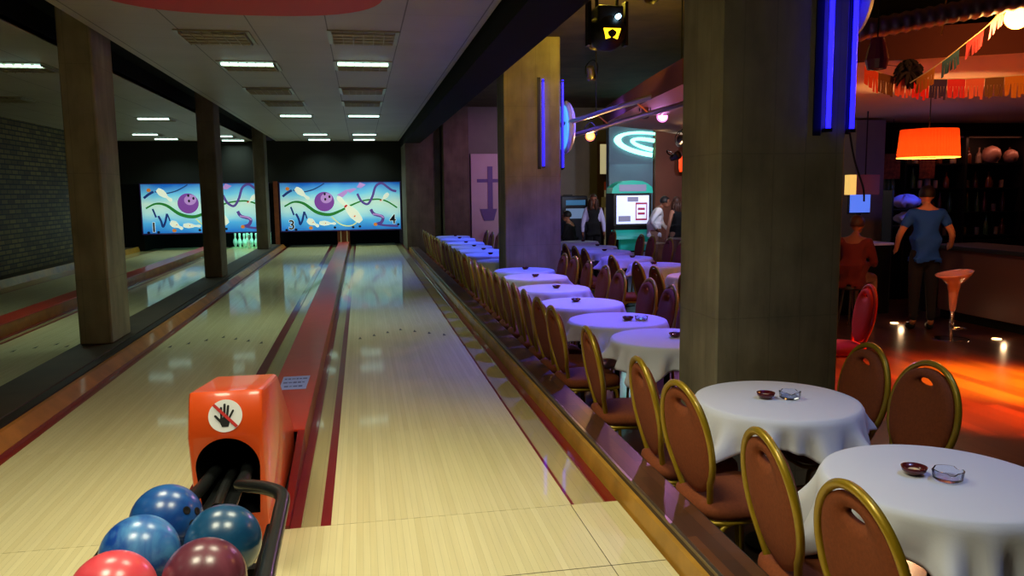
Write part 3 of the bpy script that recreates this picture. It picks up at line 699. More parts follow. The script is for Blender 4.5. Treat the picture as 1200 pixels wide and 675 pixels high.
for i,y in enumerate(TT):
    chair(4.85,y,PI/2,f'brown chair facing the lanes, {num[i]} along the far side of the second row','chairs on the far side of the second row of tables')
# the red chair beside the column
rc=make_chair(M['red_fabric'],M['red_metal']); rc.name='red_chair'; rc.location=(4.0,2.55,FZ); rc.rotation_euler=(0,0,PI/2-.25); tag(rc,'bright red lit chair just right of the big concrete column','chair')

# ------------------------------------------------------------------ tables
TR=.38; TH=.735
def make_table():
    t=thing('round_table','x','table')
    bm=bmesh.new(); lathe(bm,[(0,.70),(TR-.03,.70),(TR-.006,.708),(TR-.004,.722),(TR-.012,.73),(0,.73)],40); link('tabletop',bm,M['table'],t,smooth=True,sharp=.7)
    bm=bmesh.new(); lathe(bm,[(.0,.02),(.03,.02),(.022,.06),(.02,.62),(.05,.69),(.12,.70),(0,.70)],16); link('pedestal',bm,M['iron'],t,smooth=True)
    bm=bmesh.new(); lathe(bm,[(0,0),(.13,0),(.13,.012),(.05,.022),(0,.022)],28); link('base',bm,M['iron'],t,smooth=True,sharp=.7)
    return t
def make_cloth(seed,rot,drop=.47):
    rnd=random.Random(seed); N=144; bm=bmesh.new(); R0=TR+.004
    ph=[rnd.uniform(0,6.28) for _ in range(5)]
    def hang(a):
        s=drop/max(abs(math.cos(a)),abs(math.sin(a))); s=min(s,drop*1.34); return s-TR+.03
    def fold(a): return .42*math.sin(11*a+ph[0])+.36*math.sin(17*a+ph[1])+.26*math.sin(24*a+ph[4])+.2*math.sin(5*a+ph[2])
    rings=[]
    for r in (.06,.18,.28,.35,.372): rings.append([(r*math.cos(2*PI*k/N),r*math.sin(2*PI*k/N),TH) for k in range(N)])
    rings.append([(R0*.998*math.cos(2*PI*k/N),R0*.998*math.sin(2*PI*k/N),TH-.004) for k in range(N)])
    M_=11
    for i in range(1,M_+1):
        t=i/M_; L=[]
        for k in range(N):
            a=2*PI*k/N; h=hang(a); z=TH-.008-h*t
            r=R0+.006+ .035*t*t*0+ (h*t)*(.26+.55*fold(a)*(min(1,t*1.3)))+.008*math.sin(3*a+ph[3])*t
            r=max(r,R0+.003)
            L.append((r*math.cos(a),r*math.sin(a),z))
        rings.append(L)
    V=[ring(bm,L) for L in rings]; c=bm.verts.new((0,0,TH))
    for k in range(N): bm.faces.new((c,V[0][k],V[0][(k+1)%N]))
    for i in range(len(V)-1): bridge(bm,V[i],V[i+1])
    o=link('tablecloth',bm,M['cloth'],smooth=True); o.rotation_euler=(0,0,rot); 
    md=o.modifiers.new('solid','SOLIDIFY'); md.thickness=.0015; md.offset=1
    return o
def make_bowl():
    bm=bmesh.new(); lathe(bm,[(0,.0),(.026,.0),(.040,.014),(.044,.028),(.041,.029),(.034,.014),(.02,.007),(0,.006)],20)
    t=link('candle_bowl',bm,M['maroon'],smooth=True); 
    bm=bmesh.new(); lathe(bm,[(0,.007),(.019,.008),(.019,.017),(0,.018)],14); link('candle',bm,M['cream'],t); return t
def make_ash():
    bm=bmesh.new(); N=24
    prof_=[(.040,0),(.048,.006),(.052,.036),(.046,.037),(.040,.012),(.0,.010)]
    rings=[]
    for j,(r,z) in enumerate(prof_[:-1]):
        rings.append(ring(bm,[(r*math.cos(2*PI*k/N),r*math.sin(2*PI*k/N),z-(.008 if (j in (2,3) and k%8 in (0,1)) else 0)) for k in range(N)]))
    for i in range(len(rings)-1): bridge(bm,rings[i],rings[i+1])
    bm.faces.new(rings[0][::-1]); bm.faces.new(rings[-1]); return link('glass_ashtray',bm,M['glass'],smooth=True,sharp=.6)
tab0=make_table(); bowl0=make_bowl(); ash0=make_ash(); ut=[0]
T1=[(2.13,-.96),(2.12,.14),(2.22,1.80),(2.13,2.62),(2.1,3.6),(2.12,4.75),(2.18,5.9),(2.22,6.72),(2.2,8.2),(2.17,9.45),(2.18,10.4),(2.17,11.4),(2.18,12.5),(2.2,13.9),(2.22,14.9)]
T2=[(4.08,5.45),(4.12,6.95),(4.1,8.17),(4.2,9.45),(4.33,10.6),(4.42,12.05)]
cl_lab={}
for ri,(lst,nm) in enumerate(((T1,'row beside the ledge'),(T2,'second row, further from the lanes'))):
    for i,(x,y) in enumerate(lst):
        t=tab0 if ut[0]==0 else copy_tree(tab0)
        t.location=(x,y,FZ); tag(t,f'dark round pedestal table, {num[i]} from the front in the {nm}','table','round pedestal tables')
        rot={0:.55,1:-.5,2:.0,3:.45,6:.05,7:.05,8:.08}.get(i,random.uniform(0,1.5)) if ri==0 else random.uniform(0,1.5)
        cl=make_cloth(i+50*ri,rot,.47 if i else .49); cl.location=(x,y,FZ); tag(cl,f'white tablecloth on the {num[i]} table of the {nm}','tablecloth','tablecloths on the round tables')
        dx,dy=(-.06,.05) if i==0 else ((-.045,.02) if i==1 else (random.uniform(-.05,.08),random.uniform(-.08,.08)))
        bw=bowl0 if ut[0]==0 else copy_tree(bowl0)
        bw.location=(x+dx,y+dy,FZ+TH+.0035); tag(bw,f'dark red candle bowl on the {num[i]} table of the {nm}','bowl','candle bowls on the tables')
        if i<2 and ri==0:
            a=ash0 if ut[0]==0 else copy_tree(ash0); a.location=(x+dx+.075,y+dy-.075,FZ+TH+.0035) if i==0 else (x+dx+.11,y+dy-.03,FZ+TH+.0035)
            tag(a,'clear glass ashtray on the '+('nearest' if i==0 else 'second nearest')+' white table','ashtray','glass ashtrays')
        if i==3 and ri==0:
            a=copy_tree(ash0); a.location=(x+dx+.10,y+dy-.03,FZ+TH+.0035); tag(a,'clear glass ashtray on the violet-lit fourth table, left of the column','ashtray','glass ashtrays')
        ut[0]+=1

# ------------------------------------------------------------------ neon tubes and round signs on the columns
def neon(x,y,z0,z1,label,holder=True,face='front'):
    t=thing('neon_tube',label,'neon tube',(x,y,z0))
    bm=bmesh.new(); tube(bm,[(0,-.035,0),(0,-.035,z1-z0)],.013,12); link('tube',bm,M['neon_blue'],t,smooth=True,sharp=.8)
    link('backing_channel',boxm(-.075,-.010,-.03,-.03,.0,z1-z0+.03) if face=='front' else boxm(-.02,-.01,-.02,.012,0,z1-z0+.02),M['black'],t)
    bm=bmesh.new()
    for z in (.0,(z1-z0)-.02): box(bm,-.016,-.05,z-.012,.016,.012,z+.008)
    link('clip',bm,M['black'],t)
neon(2.735,.798,1.72,3.1,'blue neon tube on the front of the big near column')
neon(2.90,.83,1.72,3.1,'blue neon tube on the right corner of the big near column',face='side')
neon(2.585,7.198,1.72,2.86,'blue neon tube on the front of the middle column')
neon(2.86,7.23,1.70,2.86,'blue neon tube on the right corner of the middle column',face='side')
def dsign(x,y,z,label,rr=.33):
    t=thing('round_sign',label,'lit sign',(x,y,z))
    bm=bmesh.new(); lathe(bm,[(0,0),(rr,0),(rr+.03,.03),(rr,.07),(rr*.8,.10),(0,.11)],40,axis='X'); link('housing',bm,M['disc_white'],t,smooth=True,sharp=.7)
    bm=bmesh.new(); lathe(bm,[(0,-.03),(rr*.9,-.03),(rr*.9,-.002),(0,-.002)],40,axis='X'); link('lit_face',bm,M['disc_blue'] if rr>.25 else M['disc_white'],t)
dsign(2.94,7.47,2.26,'round pale sign glowing blue on the right side of the middle column')
dsign(2.96,1.06,2.50,'round pale sign on the right side of the big near column',.24)
# hanging cable below near right tube
bm=bmesh.new(); tube(bm,smoothpath([(2.90,.81,1.70),(2.93,.8,1.55),(2.99,.8,1.4),(3.0,.8,1.32)]),.006,6); o=link('cable',bm,M['black']); tag(o,'black cable hanging from the right-hand neon tube of the near column','cable')

# ------------------------------------------------------------------ overhead rig
t=thing('lighting_rail','pair of long shiny rails with spotlights along the soffit edge','lighting rail')
bm=bmesh.new(); A=Vector((3.66,10.5,2.62)); B=Vector((3.25,3.6,2.52)); 
tube(bm,[(2.55,8.6,2.20),(3.72,4.55,2.52),(4.1,3.2,2.62)],.03,10); link('upper_rail',bm,M['truss'],t,smooth=True)
bm=bmesh.new(); tube(bm,[(2.75,8.7,2.06),(3.92,4.6,2.40),(4.3,3.2,2.5)],.03,10); link('lower_rail',bm,M['truss'],t,smooth=True)
for s in (.08,.3,.5,.7,.9):
    p=Vector((2.55,8.6,2.20)).lerp(Vector((3.72,4.55,2.52)),s); q=Vector((2.75,8.7,2.06)).lerp(Vector((3.92,4.6,2.40)),s); bm=bmesh.new(); tube(bm,[p,q],.01,6); link('strut',bm,M['truss'],t)
for s in (.1,.5,.9):
    p=Vector((2.55,8.6,2.20)).lerp(Vector((3.72,4.55,2.52)),s); bm=bmesh.new(); tube(bm,[p,(p.x,p.y,3.42)],.008,6); link('hanger_rod',bm,M['iron'],t)
def spot(name,loc,aim,m,label,size=.09,length=.2,energy=0,color=(1,1,1),angle=60,blend=.6,rad=.06):
    t=thing(name,label,'spotlight',loc)
    d=(Vector(aim)-Vector(loc)).normalized(); q=d.to_track_quat('-Z','Y')
    t.rotation_euler=q.to_euler()
    bm=bmesh.new(); lathe(bm,[(0,length*.8),(size*.6,length*.75),(size*.75,length*.4),(size*.8,0),(size,-.02),(size,-.05),(size*.9,-.05),(size*.75,0)],20); link('housing',bm,M['can'],t,smooth=True,sharp=.6)
    bm=bmesh.new(); lathe(bm,[(0,-.03),(size*.72,-.024),(size*.74,-.018),(0,-.018)],20); link('lens',bm,m,t)
    bm=bmesh.new(); tube(bm,smoothpath([(size*1.1,0,.02),(size*1.1,.08,.1),(0,.16,.14),(-size*1.1,.08,.1),(-size*1.1,0,.02)],4),.008,6); link('yoke',bm,M['iron'],t)
    if energy:
        L=D.lights.new('s','SPOT'); L.energy=energy; L.color=color; L.spot_size=math.radians(angle); L.spot_blend=blend; L.shadow_soft_size=rad
        lo=D.objects.new('beam',L); col.objects.link(lo); lo.parent=t; lo.location=(0,0,-.07)
    return t
CAM=(.17,-3.3,1.4)
spot('spotlight',(3.36,7.6,2.16),(1.5,2.0,.6),M['spot_orange'],'small spotlight glowing orange on the rail right of the middle column',.075,.16,25,(1,.5,.18),90)
spot('spotlight',(4.35,7.4,2.42),(2.0,3.5,.4),M['spot_pink'],'spotlight glowing magenta on the rail left of the big column',.085,.2,120,(.95,.35,1),70)
spot('spotlight',(3.72,6.4,2.36),(3.9,7.5,1),M['can'],'unlit yellowish spotlight hanging between the orange and magenta ones',.06,.18)
spot('spotlight',(4.7,15.3,1.95),(3.6,12,1.6),M['spot_white'],'small white spotlight by the grey back wall, left of the woman',.08,.18,15,(1,.85,.7),110)
spot('spotlight',(3.3,13.6,2.35),(3.25,15.9,1.8),M['can'],'small spotlight aimed at the pink-lit wall beyond the middle column',.07,.16,40,(1,.35,.75),90)
# disco moving head
t=thing('disco_light','round black disco light with a glowing yellow window hanging from the ceiling','stage light',(2.31,3.5,2.76))
bm=bmesh.new(); bmesh.ops.create_uvsphere(bm,u_segments=28,v_segments=18,radius=.165); link('head',bm,M['black'],t,smooth=True)
bm=bmesh.new(); box(bm,-.115,-.12,.06,.115,.12,.20,bevel=.02); link('top_box',bm,M['black'],t)
bm=bmesh.new(); prism(bm,[(-.075,-.166,-.0),(.075,-.166,-.0),(.05,-.150,-.085),(0,-.146,-.07),(-.05,-.150,-.085)],(0,1,0),.03); link('yellow_window',bm,M['spot_yellow'],t)
bm=bmesh.new(); lathe(bm,[(0,-.17),(.02,-.17),(.022,-.13),(0,-.13)],12,c=(.055,.0,.10),axis='Y'); link('status_lamp',bm,M['spot_cyan'],t)
for s in (-1,1):
    bm=bmesh.new(); box(bm,s*.165-.015,-.05,-.12,s*.165+.015,.05,.25,bevel=.006); link('side_arm',bm,M['black'],t)
for x in (-.09,.09):
    bm=bmesh.new(); tube(bm,[(x,.0,.20),(x,.0,.66)],.016,8); link('hanger_rod',bm,M['black'],t)
link('mounting_plate',boxm(-.16,-.04,.34,.20,.04,.37),M['black'],t)
L=D.lights.new('y','POINT'); L.energy=26; L.color=(1,.72,.06); L.shadow_soft_size=.05; lo=D.objects.new('glow',L); col.objects.link(lo); lo.parent=t; lo.location=(-.02,.22,.42)
L=D.lights.new('yb','SPOT'); L.energy=120; L.color=(1,.62,.08); L.spot_size=1.5; L.spot_blend=.8; L.shadow_soft_size=.05; lo=D.objects.new('beam',L); col.objects.link(lo); lo.parent=t; lo.location=(.1,.25,.25); lo.rotation_euler=(Vector((.1,3.2,.62))).to_track_quat('-Z','Y').to_euler()
L=D.lights.new('yc','SPOT'); L.energy=260; L.color=(1,.68,.06); L.spot_size=1.0; L.spot_blend=.8; L.shadow_soft_size=.04; lo=D.objects.new('beam',L); col.objects.link(lo); lo.parent=t; lo.location=(.12,.25,.1); lo.rotation_euler=(Vector((1.5,3.4,.62))).to_track_quat('-Z','Y').to_euler()
# big orange bulb top right
t=thing('globe_lamp','glowing orange globe lamp at the top right corner','lamp',(4.57,1.5,2.53))
bm=bmesh.new(); bmesh.ops.create_uvsphere(bm,u_segments=24,v_segments=16,radius=.078); link('globe',bm,M['bulb'],t,smooth=True)
bm=bmesh.new(); lathe(bm,[(0,.08),(.05,.08),(.05,.14),(.02,.16),(0,.16)],16); tube(bm,[(0,0,.15),(0,0,.89)],.008,6); link('holder',bm,M['can'],t)
L=D.lights.new('g','POINT'); L.energy=30; L.color=(1,.42,.10); L.shadow_soft_size=.1; lo=D.objects.new('glow',L); col.objects.link(lo); lo.parent=t; lo.location=(0,0,-.12)

# duct
t=thing('ventilation_duct','ribbed silver duct crossing under the dark ceiling, top right','duct')
bm=bmesh.new(); P=[];Rr=[]
A=Vector((3.05,1.75,2.36)); B=Vector((5.1,1.1,2.72))
for i in range(121): P.append(A.lerp(B,i/120)); Rr.append(.066+.006*math.sin(i*PI*.5))
tube(bm,P,Rr,14); link('ribbed_tube',bm,M['duct'],t,smooth=True)
bm=bmesh.new(); tube(bm,[(3.5,1.607,2.47),(3.5,1.607,3.42)],.006,6); tube(bm,[(4.8,1.195,2.70),(4.8,1.195,3.42)],.006,6); link('hanger',bm,M['iron'],t)
bm=bmesh.new(); lathe(bm,[(0,.0),(.04,.0),(.055,-.05),(.075,-.14),(.06,-.20),(.0,-.21)],16)
o=link('hanging_lantern',bm,mat('dark_red_glass',(110,40,60),.15,coat=.5),loc=(3.53,1.5,2.37)); tag(o,'dull purple-red glass lantern hanging beside the near column sign','lantern')
bm=bmesh.new(); tube(bm,[(0,0,0),(0,0,1.05)],.005,6); link('cord',bm,M['black'],o)
# bunting
PAL=[(226,70,40),(110,60,30),(235,90,70),(236,30,30),(60,40,90),(226,50,60),(235,110,90),(120,80,50),(214,130,40),(30,80,110),(150,40,60),(210,140,180),(90,74,60),(220,150,60)]
PM=[mat('paper_%s'%['orange','brown','coral','red','plum','crimson','salmon','tan','amber','petrol','wine','pink','olive','gold'][i],c,.85) for i,c in enumerate(PAL)]
def garland(pts,n,label,fh=.20,off=0,gap=.0):
    t=thing('bunting_garland',label,'bunting'); P=smoothpath(pts,12)
    bm=bmesh.new(); tube(bm,P,.004,5); link('string',bm,M['cream'],t)
    Ls=[0]
    for i in range(1,len(P)): Ls.append(Ls[-1]+(P[i]-P[i-1]).length)
    def at(s):
        s=max(0,min(Ls[-1],s))
        for i in range(1,len(P)):
            if Ls[i]>=s: return P[i-1].lerp(P[i],(s-Ls[i-1])/(Ls[i]-Ls[i-1]+1e-9))
        return P[-1]
    step=Ls[-1]/n
    for k in range(n):
        a=at(k*step+gap); b_=at((k+1)*step-.004); bm=bmesh.new(); ns=6
        for j in range(ns):
            p=a.lerp(b_,j/ns); q=a.lerp(b_,(j+.86)/ns); dz=fh*random.uniform(.85,1.05); o_=random.uniform(-.012,.012)
            mid=.35*fh
            v=[p,a.lerp(b_,(j+1)/ns),a.lerp(b_,(j+1)/ns)-Vector((0,0,mid)),q-Vector((0,0,mid)),q-Vector((0,o_,dz)),p-Vector((0,o_,dz)),p-Vector((0,0,mid))]
            vv=[bm.verts.new(x) for x in v]; bm.faces.new((vv[0],vv[1],vv[2],vv[3],vv[6])); bm.faces.new((vv[6],vv[3],vv[4],vv[5]))
        o=link('paper_flag',bm,PM[(k+off)%len(PM)],t); md=o.modifiers.new('s','SOLIDIFY'); md.thickness=.002
garland([(4.20,2.62,2.375),(4.42,2.62,2.30),(4.72,2.56,2.27),(5.1,2.46,2.265),(5.5,2.25,2.28),(6.1,1.8,2.33)],15,'string of fringed paper flags stretched across in front of the bar',.165)
garland([(4.02,1.82,2.13),(4.18,1.75,2.25),(4.32,1.70,2.37),(4.52,1.63,2.56),(4.63,1.6,2.8),(4.7,1.55,3.40)],8,'string of fringed paper flags rising steeply to the dark ceiling',.12,off=8,gap=.05)
garland([(4.25,6.3,2.40),(4.42,6.0,2.36),(4.6,5.6,2.36),(4.8,5.2,2.40)],7,'short string of coloured flags just left of the big near column',.26,off=7)
bm=bmesh.new(); rnd=random.Random(5)
for k in range(90):
    a=rnd.uniform(0,6.28); zz=rnd.uniform(-1,1); r=math.sqrt(1-zz*zz)*.10; p=Vector((r*math.cos(a),r*math.sin(a),zz*.10)); 
    q=p*1.0+Vector((0,0,-.03)); tube(bm,[p*.2,p*.9,q*1.15],[.02,.016,.006],5)
o=link('paper_pompom',bm,mat('dark_plum_paper',(34,22,34),.9),loc=(4.55,2.55,2.33)); tag(o,'dark shaggy paper pompom hanging behind the bunting','pompom')
bm=bmesh.new(); tube(bm,[(0,0,.03),(0,.3,.09)],.003,5); link('thread',bm,M['black'],o)
bm=bmesh.new(); tube(bm,smoothpath([(4.06,1.5,3.42),(4.05,1.5,2.8),(4.02,1.5,2.60),(4.0,1.5,2.40)]),.006,5); o=link('paper_ribbon',bm,PM[13]); tag(o,'thin orange ribbon dangling from the ceiling above the pompom','ribbon')

# ------------------------------------------------------------------ pendant lamp over the bar
t=thing('pendant_lamp','orange pleated drum lampshade glowing over the bar','lamp',(5.82,3.9,1.69))
bm=bmesh.new(); N=120; rr=[]
for j,(r,z) in enumerate(((.287,.0),(.275,.14),(.262,.28))): rr.append(ring(bm,[((r+.004*(k%2))*math.cos(2*PI*k/N),(r+.004*(k%2))*math.sin(2*PI*k/N),z) for k in range(N)]))
for i in range(2): bridge(bm,rr[i],rr[i+1])
o=link('lampshade',bm,M['shade'],t)
bm=bmesh.new(); tube(bm,[(.288*math.cos(2*PI*k/60),.288*math.sin(2*PI*k/60),0) for k in range(60)],.005,6,closed=True); link('lower_rim',bm,M['shade_rim'],t)
bm=bmesh.new(); tube(bm,[(0,0,.20),(0,0,.73)],.006,6); box(bm,-.26,-.004,.268,.26,.004,.276); link('cord',bm,M['black'],t)
bm=bmesh.new(); bmesh.ops.create_uvsphere(bm,u_segments=16,v_segments=10,radius=.04); 
for v in bm.verts: v.co.z+=.14
link('bulb',bm,M['bulb'],t)
L=D.lights.new('p','POINT'); L.energy=36; L.color=(1,.60,.30); L.shadow_soft_size=.05; lo=D.objects.new('glow',L); col.objects.link(lo); lo.parent=t; lo.location=(0,0,.06)

# ------------------------------------------------------------------ bar
t=thing('bar_counter','long bar counter with dull brown panel front, at the right edge','bar counter',(7.75,0,FZ))
bm=boxm(0,-1.0,.12,.06,6.1,.93); box(bm,0,6.04,.12,.9,6.1,.93); link('front_panel',bm,M['counter'],t)
link('plinth',boxm(.05,-1.0,0,.9,6.04,.119),M['soot'],t)
link('worktop',boxm(-.08,-1.0,.931,.7,6.18,.985,bevel=.008),M['black'],t)
t=thing('bar_shelving','tall dark bar shelving filled with bottles behind the counter','shelving',(8.4,7.7,FZ))
bm=bmesh.new()
box(bm,0,.5,0,3.2,.55,2.6)
for x in (.0,1.05,2.1,3.15): box(bm,x,0,0,x+.04,.5,2.6)
link('carcass',bm,M['black'],t)
for z in (.95,1.32,1.70,2.08): link('shelf',boxm(.041,.05,z,3.149,.499,z+.025),M['iron'],t)
link('added_shelf_lamp',boxm(.2,.06,2.50,3.0,.10,2.53),M['can'],t)  # strip and the red area light below it are added to brighten the bottles
L=D.lights.new('sh','AREA'); L.shape='RECTANGLE'; L.size=2.6; L.size_y=.05; L.energy=5; L.color=(1,.34,.2); lo=D.objects.new('glow',L); col.objects.link(lo); lo.parent=t; lo.location=(1.6,-.12,2.48); lo.rotation_euler=(.25,0,0)
link('base_cabinet',boxm(.041,.02,.02,3.149,.499,.90),M['soot'],t)
def bottle_proto(m,kind):
    P={0:[(0,0),(.036,0),(.038,.01),(.038,.17),(.03,.20),(.014,.235),(.013,.29),(.016,.295),(.016,.31),(0,.312)],
       1:[(0,0),(.045,0),(.047,.01),(.047,.11),(.04,.15),(.016,.18),(.015,.22),(.018,.225),(.018,.25),(0,.252)],
       2:[(0,0),(.03,0),(.034,.02),(.036,.09),(.034,.12),(.030,.12),(.03,.02),(0,.012)]}[kind]
    bm=bmesh.new(); lathe(bm,P,12); return link('bottle' if kind<2 else 'drinking_glass',bm,m,smooth=True,sharp=.8)
protos=[bottle_proto(M['green_bottle'],0),bottle_proto(M['brown_bottle'],0),bottle_proto(M['pale_bottle'],1),bottle_proto(M['brown_bottle'],1),bottle_proto(M['pale_bottle'],2)]
fu=[False]*5; rnd=random.Random(11)
def put(k,x,y,z,label,group):
    o=protos[k] if not fu[k] else copy_tree(protos[k]); fu[k]=True; o.location=(x,y,z); tag(o,label,'bottle' if k<4 else 'glass',group); return o
sn=['lowest','second','third','top']
for si,z in enumerate((.975,1.345,1.725,2.105)):
    x=8.52
    while x<11.4:
        k=rnd.choice([0,1,2,3,4,4]) if si<3 else rnd.choice([2,3])
        if not any(abs(x-q)<.09 for q in (9.47,10.52)):
            put(k,x,7.9+rnd.uniform(-.05,.05),FZ+z+.001,f"{['green bottle','brown bottle','pale squat bottle','brown squat bottle','plain drinking glass'][k]} among the jumble on the {sn[si]} shelf behind the bar",f"{['green','brown','pale squat','brown squat','glasses'][k]} on the {sn[si]} bar shelf")
        x+=rnd.uniform(.12,.2)
# two round white pots on the top shelf
for i,x in enumerate((9.98,10.33)):
    bm=bmesh.new(); lathe(bm,[(0,0),(.06,0),(.12,.05),(.14,.13),(.12,.21),(.07,.25),(.02,.27),(0,.275)],20); o=link('round_jar',bm,mat('dull_cream_%s'%'ab'[i],(150,110,96),.4,coat=.4),loc=(x,7.78,FZ+2.106+(.0)),smooth=True); tag(o,['larger','smaller'][i]+' round pale jar on the top bar shelf, right of the lampshade','jar')
    if i: o.scale=(.8,.8,.8)
# lower cabinet and bottles left of the man
t=thing('back_bar_cabinet','dark cabinet behind the man in blue, carrying a row of green bottles','cabinet',(7.92,7.75,FZ))
bm=boxm(0,0,0,.44,.5,1.20); box(bm,0,.44,1.2,.44,.5,2.35); link('body',bm,M['soot'],t); link('shelf',boxm(0,.05,1.62,.44,.439,1.65),M['iron'],t)
for k in range(6): put(0,7.96+k*.071,7.86,FZ+1.651,'green bottle in the tight row left above the head of the man in blue','green bottles left above the man in blue')
for i,x in enumerate((8.02,8.62)):
    bm=boxm(0,0,0,.27,.012,.38,bevel=.003); o=link('poster',bm,mat('faded_poster_%s'%'ab'[i],(120,56,34),.7,noise=.6,nscale=18),loc=(x,7.66,1.52)); tag(o,['left','right'][i]+' of two faded patterned posters hanging behind the orange lampshade','poster')
    bm=bmesh.new(); tube(bm,[(.13,.006,.38),(.13,.006,.9)],.003,5); link('cord',bm,M['black'],o)
# chrome pole on bar
t=thing('beer_pole','slim chrome pole rising from the bar shelf, right','pole',(7.98,4.6,FZ+.986))
bm=bmesh.new(); lathe(bm,[(0,0),(.06,0),(.06,.015),(.022,.03),(.02,1.02),(.045,1.03),(.045,1.05),(0,1.05)],14); link('pole',bm,M['chrome'],t,smooth=True,sharp=.6)
# blue-lit pale bundles on the back counter
for i,(x,z) in enumerate(((7.55,1.20),(7.6,.97))):
    bm=bmesh.new(); N=30; rings_=[]
    for j in range(7):
        a=PI*j/6; rings_.append(ring(bm,[(math.sin(a)*(.24+.05*math.sin(3*q*2*PI/N+i)) *math.cos(q*2*PI/N),math.sin(a)*.1*math.sin(q*2*PI/N),(.075+.03*math.sin(5*q*2*PI/N+j))*-math.cos(a)) for q in range(N)]))
    for j in range(6): bridge(bm,rings_[j],rings_[j+1])
    bmesh.ops.remove_doubles(bm,verts=bm.verts,dist=1e-4)
    o=link('folded_cloth',bm,M['paper_blue'],smooth=True,loc=(x+.1,6.62,z)); tag(o,['upper','lower'][i]+' of two blue-lit pale cloth bundles behind the man in blue','cloth')
L=D.lights.new('bl','POINT'); L.energy=5; L.color=(.12,.2,1); L.shadow_soft_size=.04; lo=D.objects.new('added_blue_light',L); col.objects.link(lo); lo.location=(7.72,6.25,1.45)  # added blue light without a fitting, brightens the cloth bundles
t=thing('side_stand','dark two-tier stand carrying two blue-lit cloth bundles behind the man','stand',(7.66,6.62,FZ))
bm=bmesh.new()
for x in (-.3,.3): box(bm,x-.012,-.1,0,x+.012,.1,1.7)
link('post',bm,M['black'],t)
for z in (1.20,1.43): link('tier',boxm(-.285,-.1,z,.285,.1,z+.015),M['black'],t)
# till area
o=link('light_box',boxm(6.68,6.5,1.30,6.78,6.62,1.57,bevel=.004),M['lit_yellow']); tag(o,'glowing yellow end of a box lamp just right of the big column','lamp')
link('side_panel',boxm(6.782,6.5,1.30,7.13,6.62,1.57,bevel=.004),M['panel_pink'],o)
bm=bmesh.new(); tube(bm,[(6.95,6.56,1.57),(6.95,6.56,2.42)],.01,6); link('hanger_rod',bm,M['black'],o)
t=thing('till_screen','small blue lit screen on the far counter just right of the big column','screen',(6.85,6.5,.64))
link('panel',boxm(-.14,0,.42,.15,.03,.66,bevel=.004),M['screen_blue'],t); link('casing',boxm(-.16,.031,.40,.17,.06,.68,bevel=.004),M['black'],t)
link('stand',boxm(-.03,.02,.0,.03,.05,.40),M['black'],t)
t=thing('far_counter','short far counter with pale lit top beside the man in blue','counter',(7.1,6.55,FZ))
link('worktop',boxm(-.75,-.1,.955,.26,.35,.99,bevel=.005),M['lilac'],t); link('body',boxm(-.70,-.05,0,.24,.32,.954),M['soot'],t)
# bar stool
t=thing('bar_stool','pinkish moulded bar stool with trumpet base in front of the counter','stool',(6.80,4.62,FZ))
bm=bmesh.new(); N=28
def el(rx,ry,z,tilt=0,cx=0): return ring(bm,[(cx+rx*math.cos(2*PI*k/N),ry*math.sin(2*PI*k/N),z+tilt*rx*math.cos(2*PI*k/N)) for k in range(N)])
L_=[el(.012,.012,.30),el(.035,.035,.36),el(.055,.055,.55),el(.075,.07,.64),el(.14,.13,.70),el(.20,.17,.745,.12),el(.21,.18,.77,.16),el(.19,.16,.765,.14),el(.10,.09,.735,.08),el(.01,.01,.73)]
for i in range(len(L_)-1): bridge(bm,L_[i],L_[i+1])
link('seat',bm,M['pinkwhite'],t,smooth=True)
bm=bmesh.new(); tube(bm,[(0,0,.02),(0,0,.34)],.022,12); link('column',bm,M['chrome'],t,smooth=True)
bm=bmesh.new(); lathe(bm,[(0,0),(.19,0),(.19,.008),(.06,.022),(0,.024)],28); link('base',bm,M['chrome'],t,smooth=True,sharp=.7)
bm=bmesh.new(); tube(bm,smoothpath([(-.02,-.02,.14),(-.10,-.10,.14),(0,-.17,.14),(.10,-.10,.14),(.02,-.02,.14)],4),.008,8); link('foot_rest',bm,M['chrome'],t)
for i,(x,y) in enumerate(((7.30,4.50),(6.9,5.75))):
    bm=bmesh.new(); lathe(bm,[(0,0),(.05,0),(.05,.006),(0,.008)],16); o=link('floor_light',bm,M['led'],loc=(x,y,FZ+.0005)); tag(o,['small round floor light right of the bar stool','small round floor light behind the legs of the man in blue'][i],'floor light')
    L=D.lights.new('f','POINT'); L.energy=.9; L.color=(1,.6,.3); L.shadow_soft_size=.03; lo=D.objects.new('glow',L); col.objects.link(lo); lo.parent=o; lo.location=(.1,0,.10)

